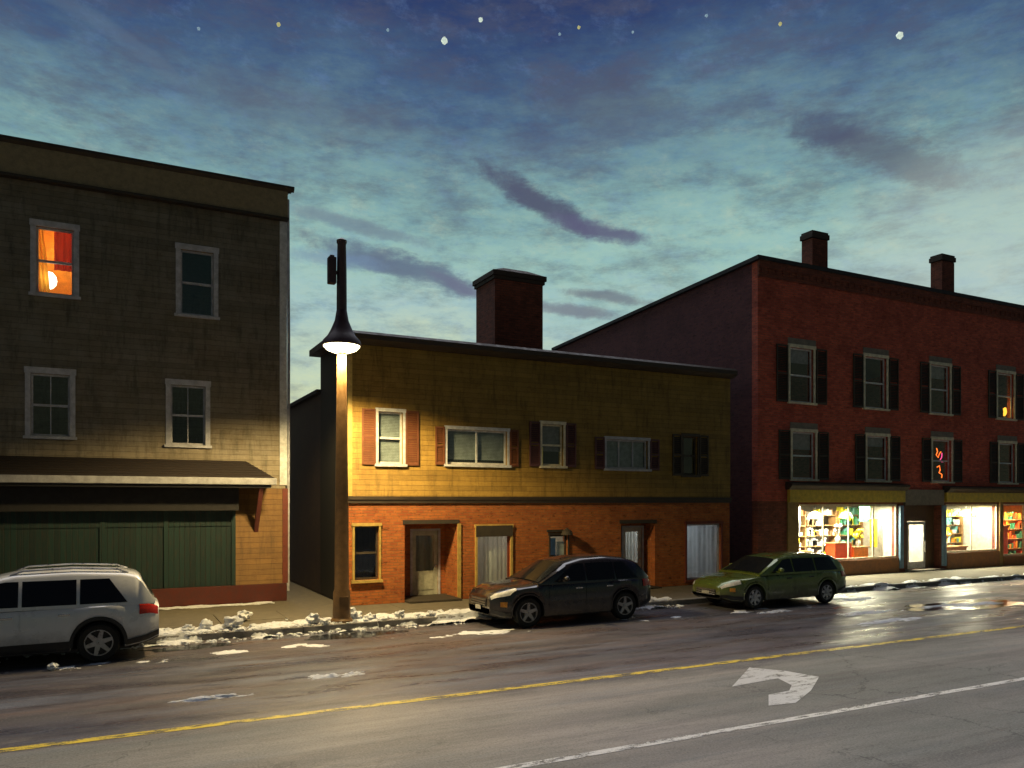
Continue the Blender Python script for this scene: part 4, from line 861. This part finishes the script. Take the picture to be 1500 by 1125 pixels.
def puddle(x, y, rx, ry, seed, lb):
    n = 48; vs = [(0, 0, 0)]
    for i in range(n):
        a = 2*math.pi*i/n; k = 1+.5*noise.noise(Vector((math.cos(a)*1.5, math.sin(a)*1.5, seed)))+.15*noise.noise(Vector((math.cos(a)*5, math.sin(a)*5, seed))); vs.append((rx*k*math.cos(a), ry*k*math.sin(a), 0))
    m = MB().add(vs, [(0, i+1, (i+1) % n+1) for i in range(n)]); ob = m.build('puddle', 'water_film', recalc=False); ob.location = (x, y, .006); tag(ob, lb, 'puddle', 'puddles on the wet road')
puddle(22.7, 14.8, 2.6, .75, 1.3, 'long puddle shining with the shop lights at the right edge')
puddle(5.1, 17.9, 1.3, .35, 5.2, 'dark puddle in the gutter at the foot of the street lamp')
puddle(1.5, 18.0, 1.0, .25, 6.4, 'dark puddle in the gutter behind the silver suv')

def slush(x, y, lx, ly, seed, lb):
    m = MB(); n = 34; idx = {}; H_ = {}
    for i in range(n+1):
        for j in range(n+1):
            u, v = 2*i/n-1, 2*j/n-1; q = noise.fractal(Vector((u*2.2, v*2.6, seed)), .9, 2.1, 5)
            H_[i, j] = (.30+q*.9-(u*u+v*v)*.75)
    for i in range(n):
        for j in range(n):
            q = [(i, j), (i+1, j), (i+1, j+1), (i, j+1)]
            if max(H_[a] for a in q) > 0 and all(abs(2*a[0]/n-1) < 1 for a in q):
                for a in q:
                    if a not in idx: idx[a] = len(m.v); m.v.append(((2*a[0]/n-1)*lx, (2*a[1]/n-1)*ly, max(-.004, min(.035, H_[a]*.06))))
                m.f.append(tuple(idx[a] for a in q))
    ob = m.build('slush_patch', 'snow', recalc=False, smooth=True); ob.location = (x, y, .004); tag(ob, lb, 'slush', 'patches of slush on the wet road')
slush(22.9, 14.75, 2.2, .42, 1.7, 'bright streak of slush at the right edge, lit by the shops')
slush(17.9, 13.7, 1.6, .30, 3.9, 'long grey streak of slush on the road below the green wagon')
slush(18.9, 15.0, 1.3, .28, 5.1, 'slush streak between the green wagon tail and the long grey streak')
slush(3.6, 13.9, .55, .22, 7.3, 'small patch of slush on the road in front of the street lamp')
slush(1.4, 13.2, .7, .14, 9.9, 'thin slush smear lowest on the left, near the yellow line')
slush(20.9, 17.3, 1.1, .4, 11.3, 'slush patch on the road just behind the green wagon')
slush(16.6, 16.3, .7, .16, 13.1, 'small slush streak at the near side of the green wagon')
mm = MB()
for q in range(900):
    x = random.choice([random.uniform(.9, 8.2), random.uniform(12.6, 15), random.uniform(-4, 8)]); y = random.gauss(18.9, .32); r_ = random.uniform(.012, .04)+(.05*random.random() if random.random() < .15 else 0)
    l = lump(r_, q*.7, 1, .4, (1.2, 1, .7)); z = .15 if y > 18.75 else .0
    mm.add([(a+x, b+y, c+z+.3*r_) for a, b, c in l.v], l.f)
tag(mm.build('snow_crumbs', 'snow'), 'small crumbs of broken snow scattered along the kerb', kind='stuff')
# ------------------------------------------------------------------ stars
def star(px, py, r_, mat, lb):
    a, e = sky_dir(px, py); D = 900; p = Vector((math.sin(a)*math.cos(e), math.cos(a)*math.cos(e), math.sin(e)))*D
    l = lump(r_*.64*D/1150, px*.01, 3, .2); ob = l.build('star', mat); ob.location = (p.x, p.y, p.z+3.1); tag(ob, lb, 'star', 'stars in the dusk sky')
for a in [(291, 42, 2.6, 'star_blue', 'small blue star, leftmost of all the stars'), (408, 36, 3.6, 'star_yellow', 'yellowish star, second from the left'), (568, 44, 2.6, 'star_blue', 'faint star just left of the brightest star'),
          (651, 60, 6.2, 'star', 'brightest star, high between street lamp and big chimney'), (704, 29, 4.0, 'star', 'white star up and right of the brightest star'), (820, 50, 2.4, 'star_blue', 'blue star of the close pair near the top middle'),
          (848, 40, 3.0, 'star_yellow', 'yellow star of the close pair near the top middle'), (927, 47, 2.3, 'star_blue', 'faint star just right of the close pair'), (1035, 23, 2.8, 'star_blue', 'pale blue star, topmost in the right half'),
          (1143, 35, 3.2, 'star_yellow', 'yellowish star second from the right'), (1318, 52, 5.6, 'star', 'bright white star, rightmost of all')]: star(*a)
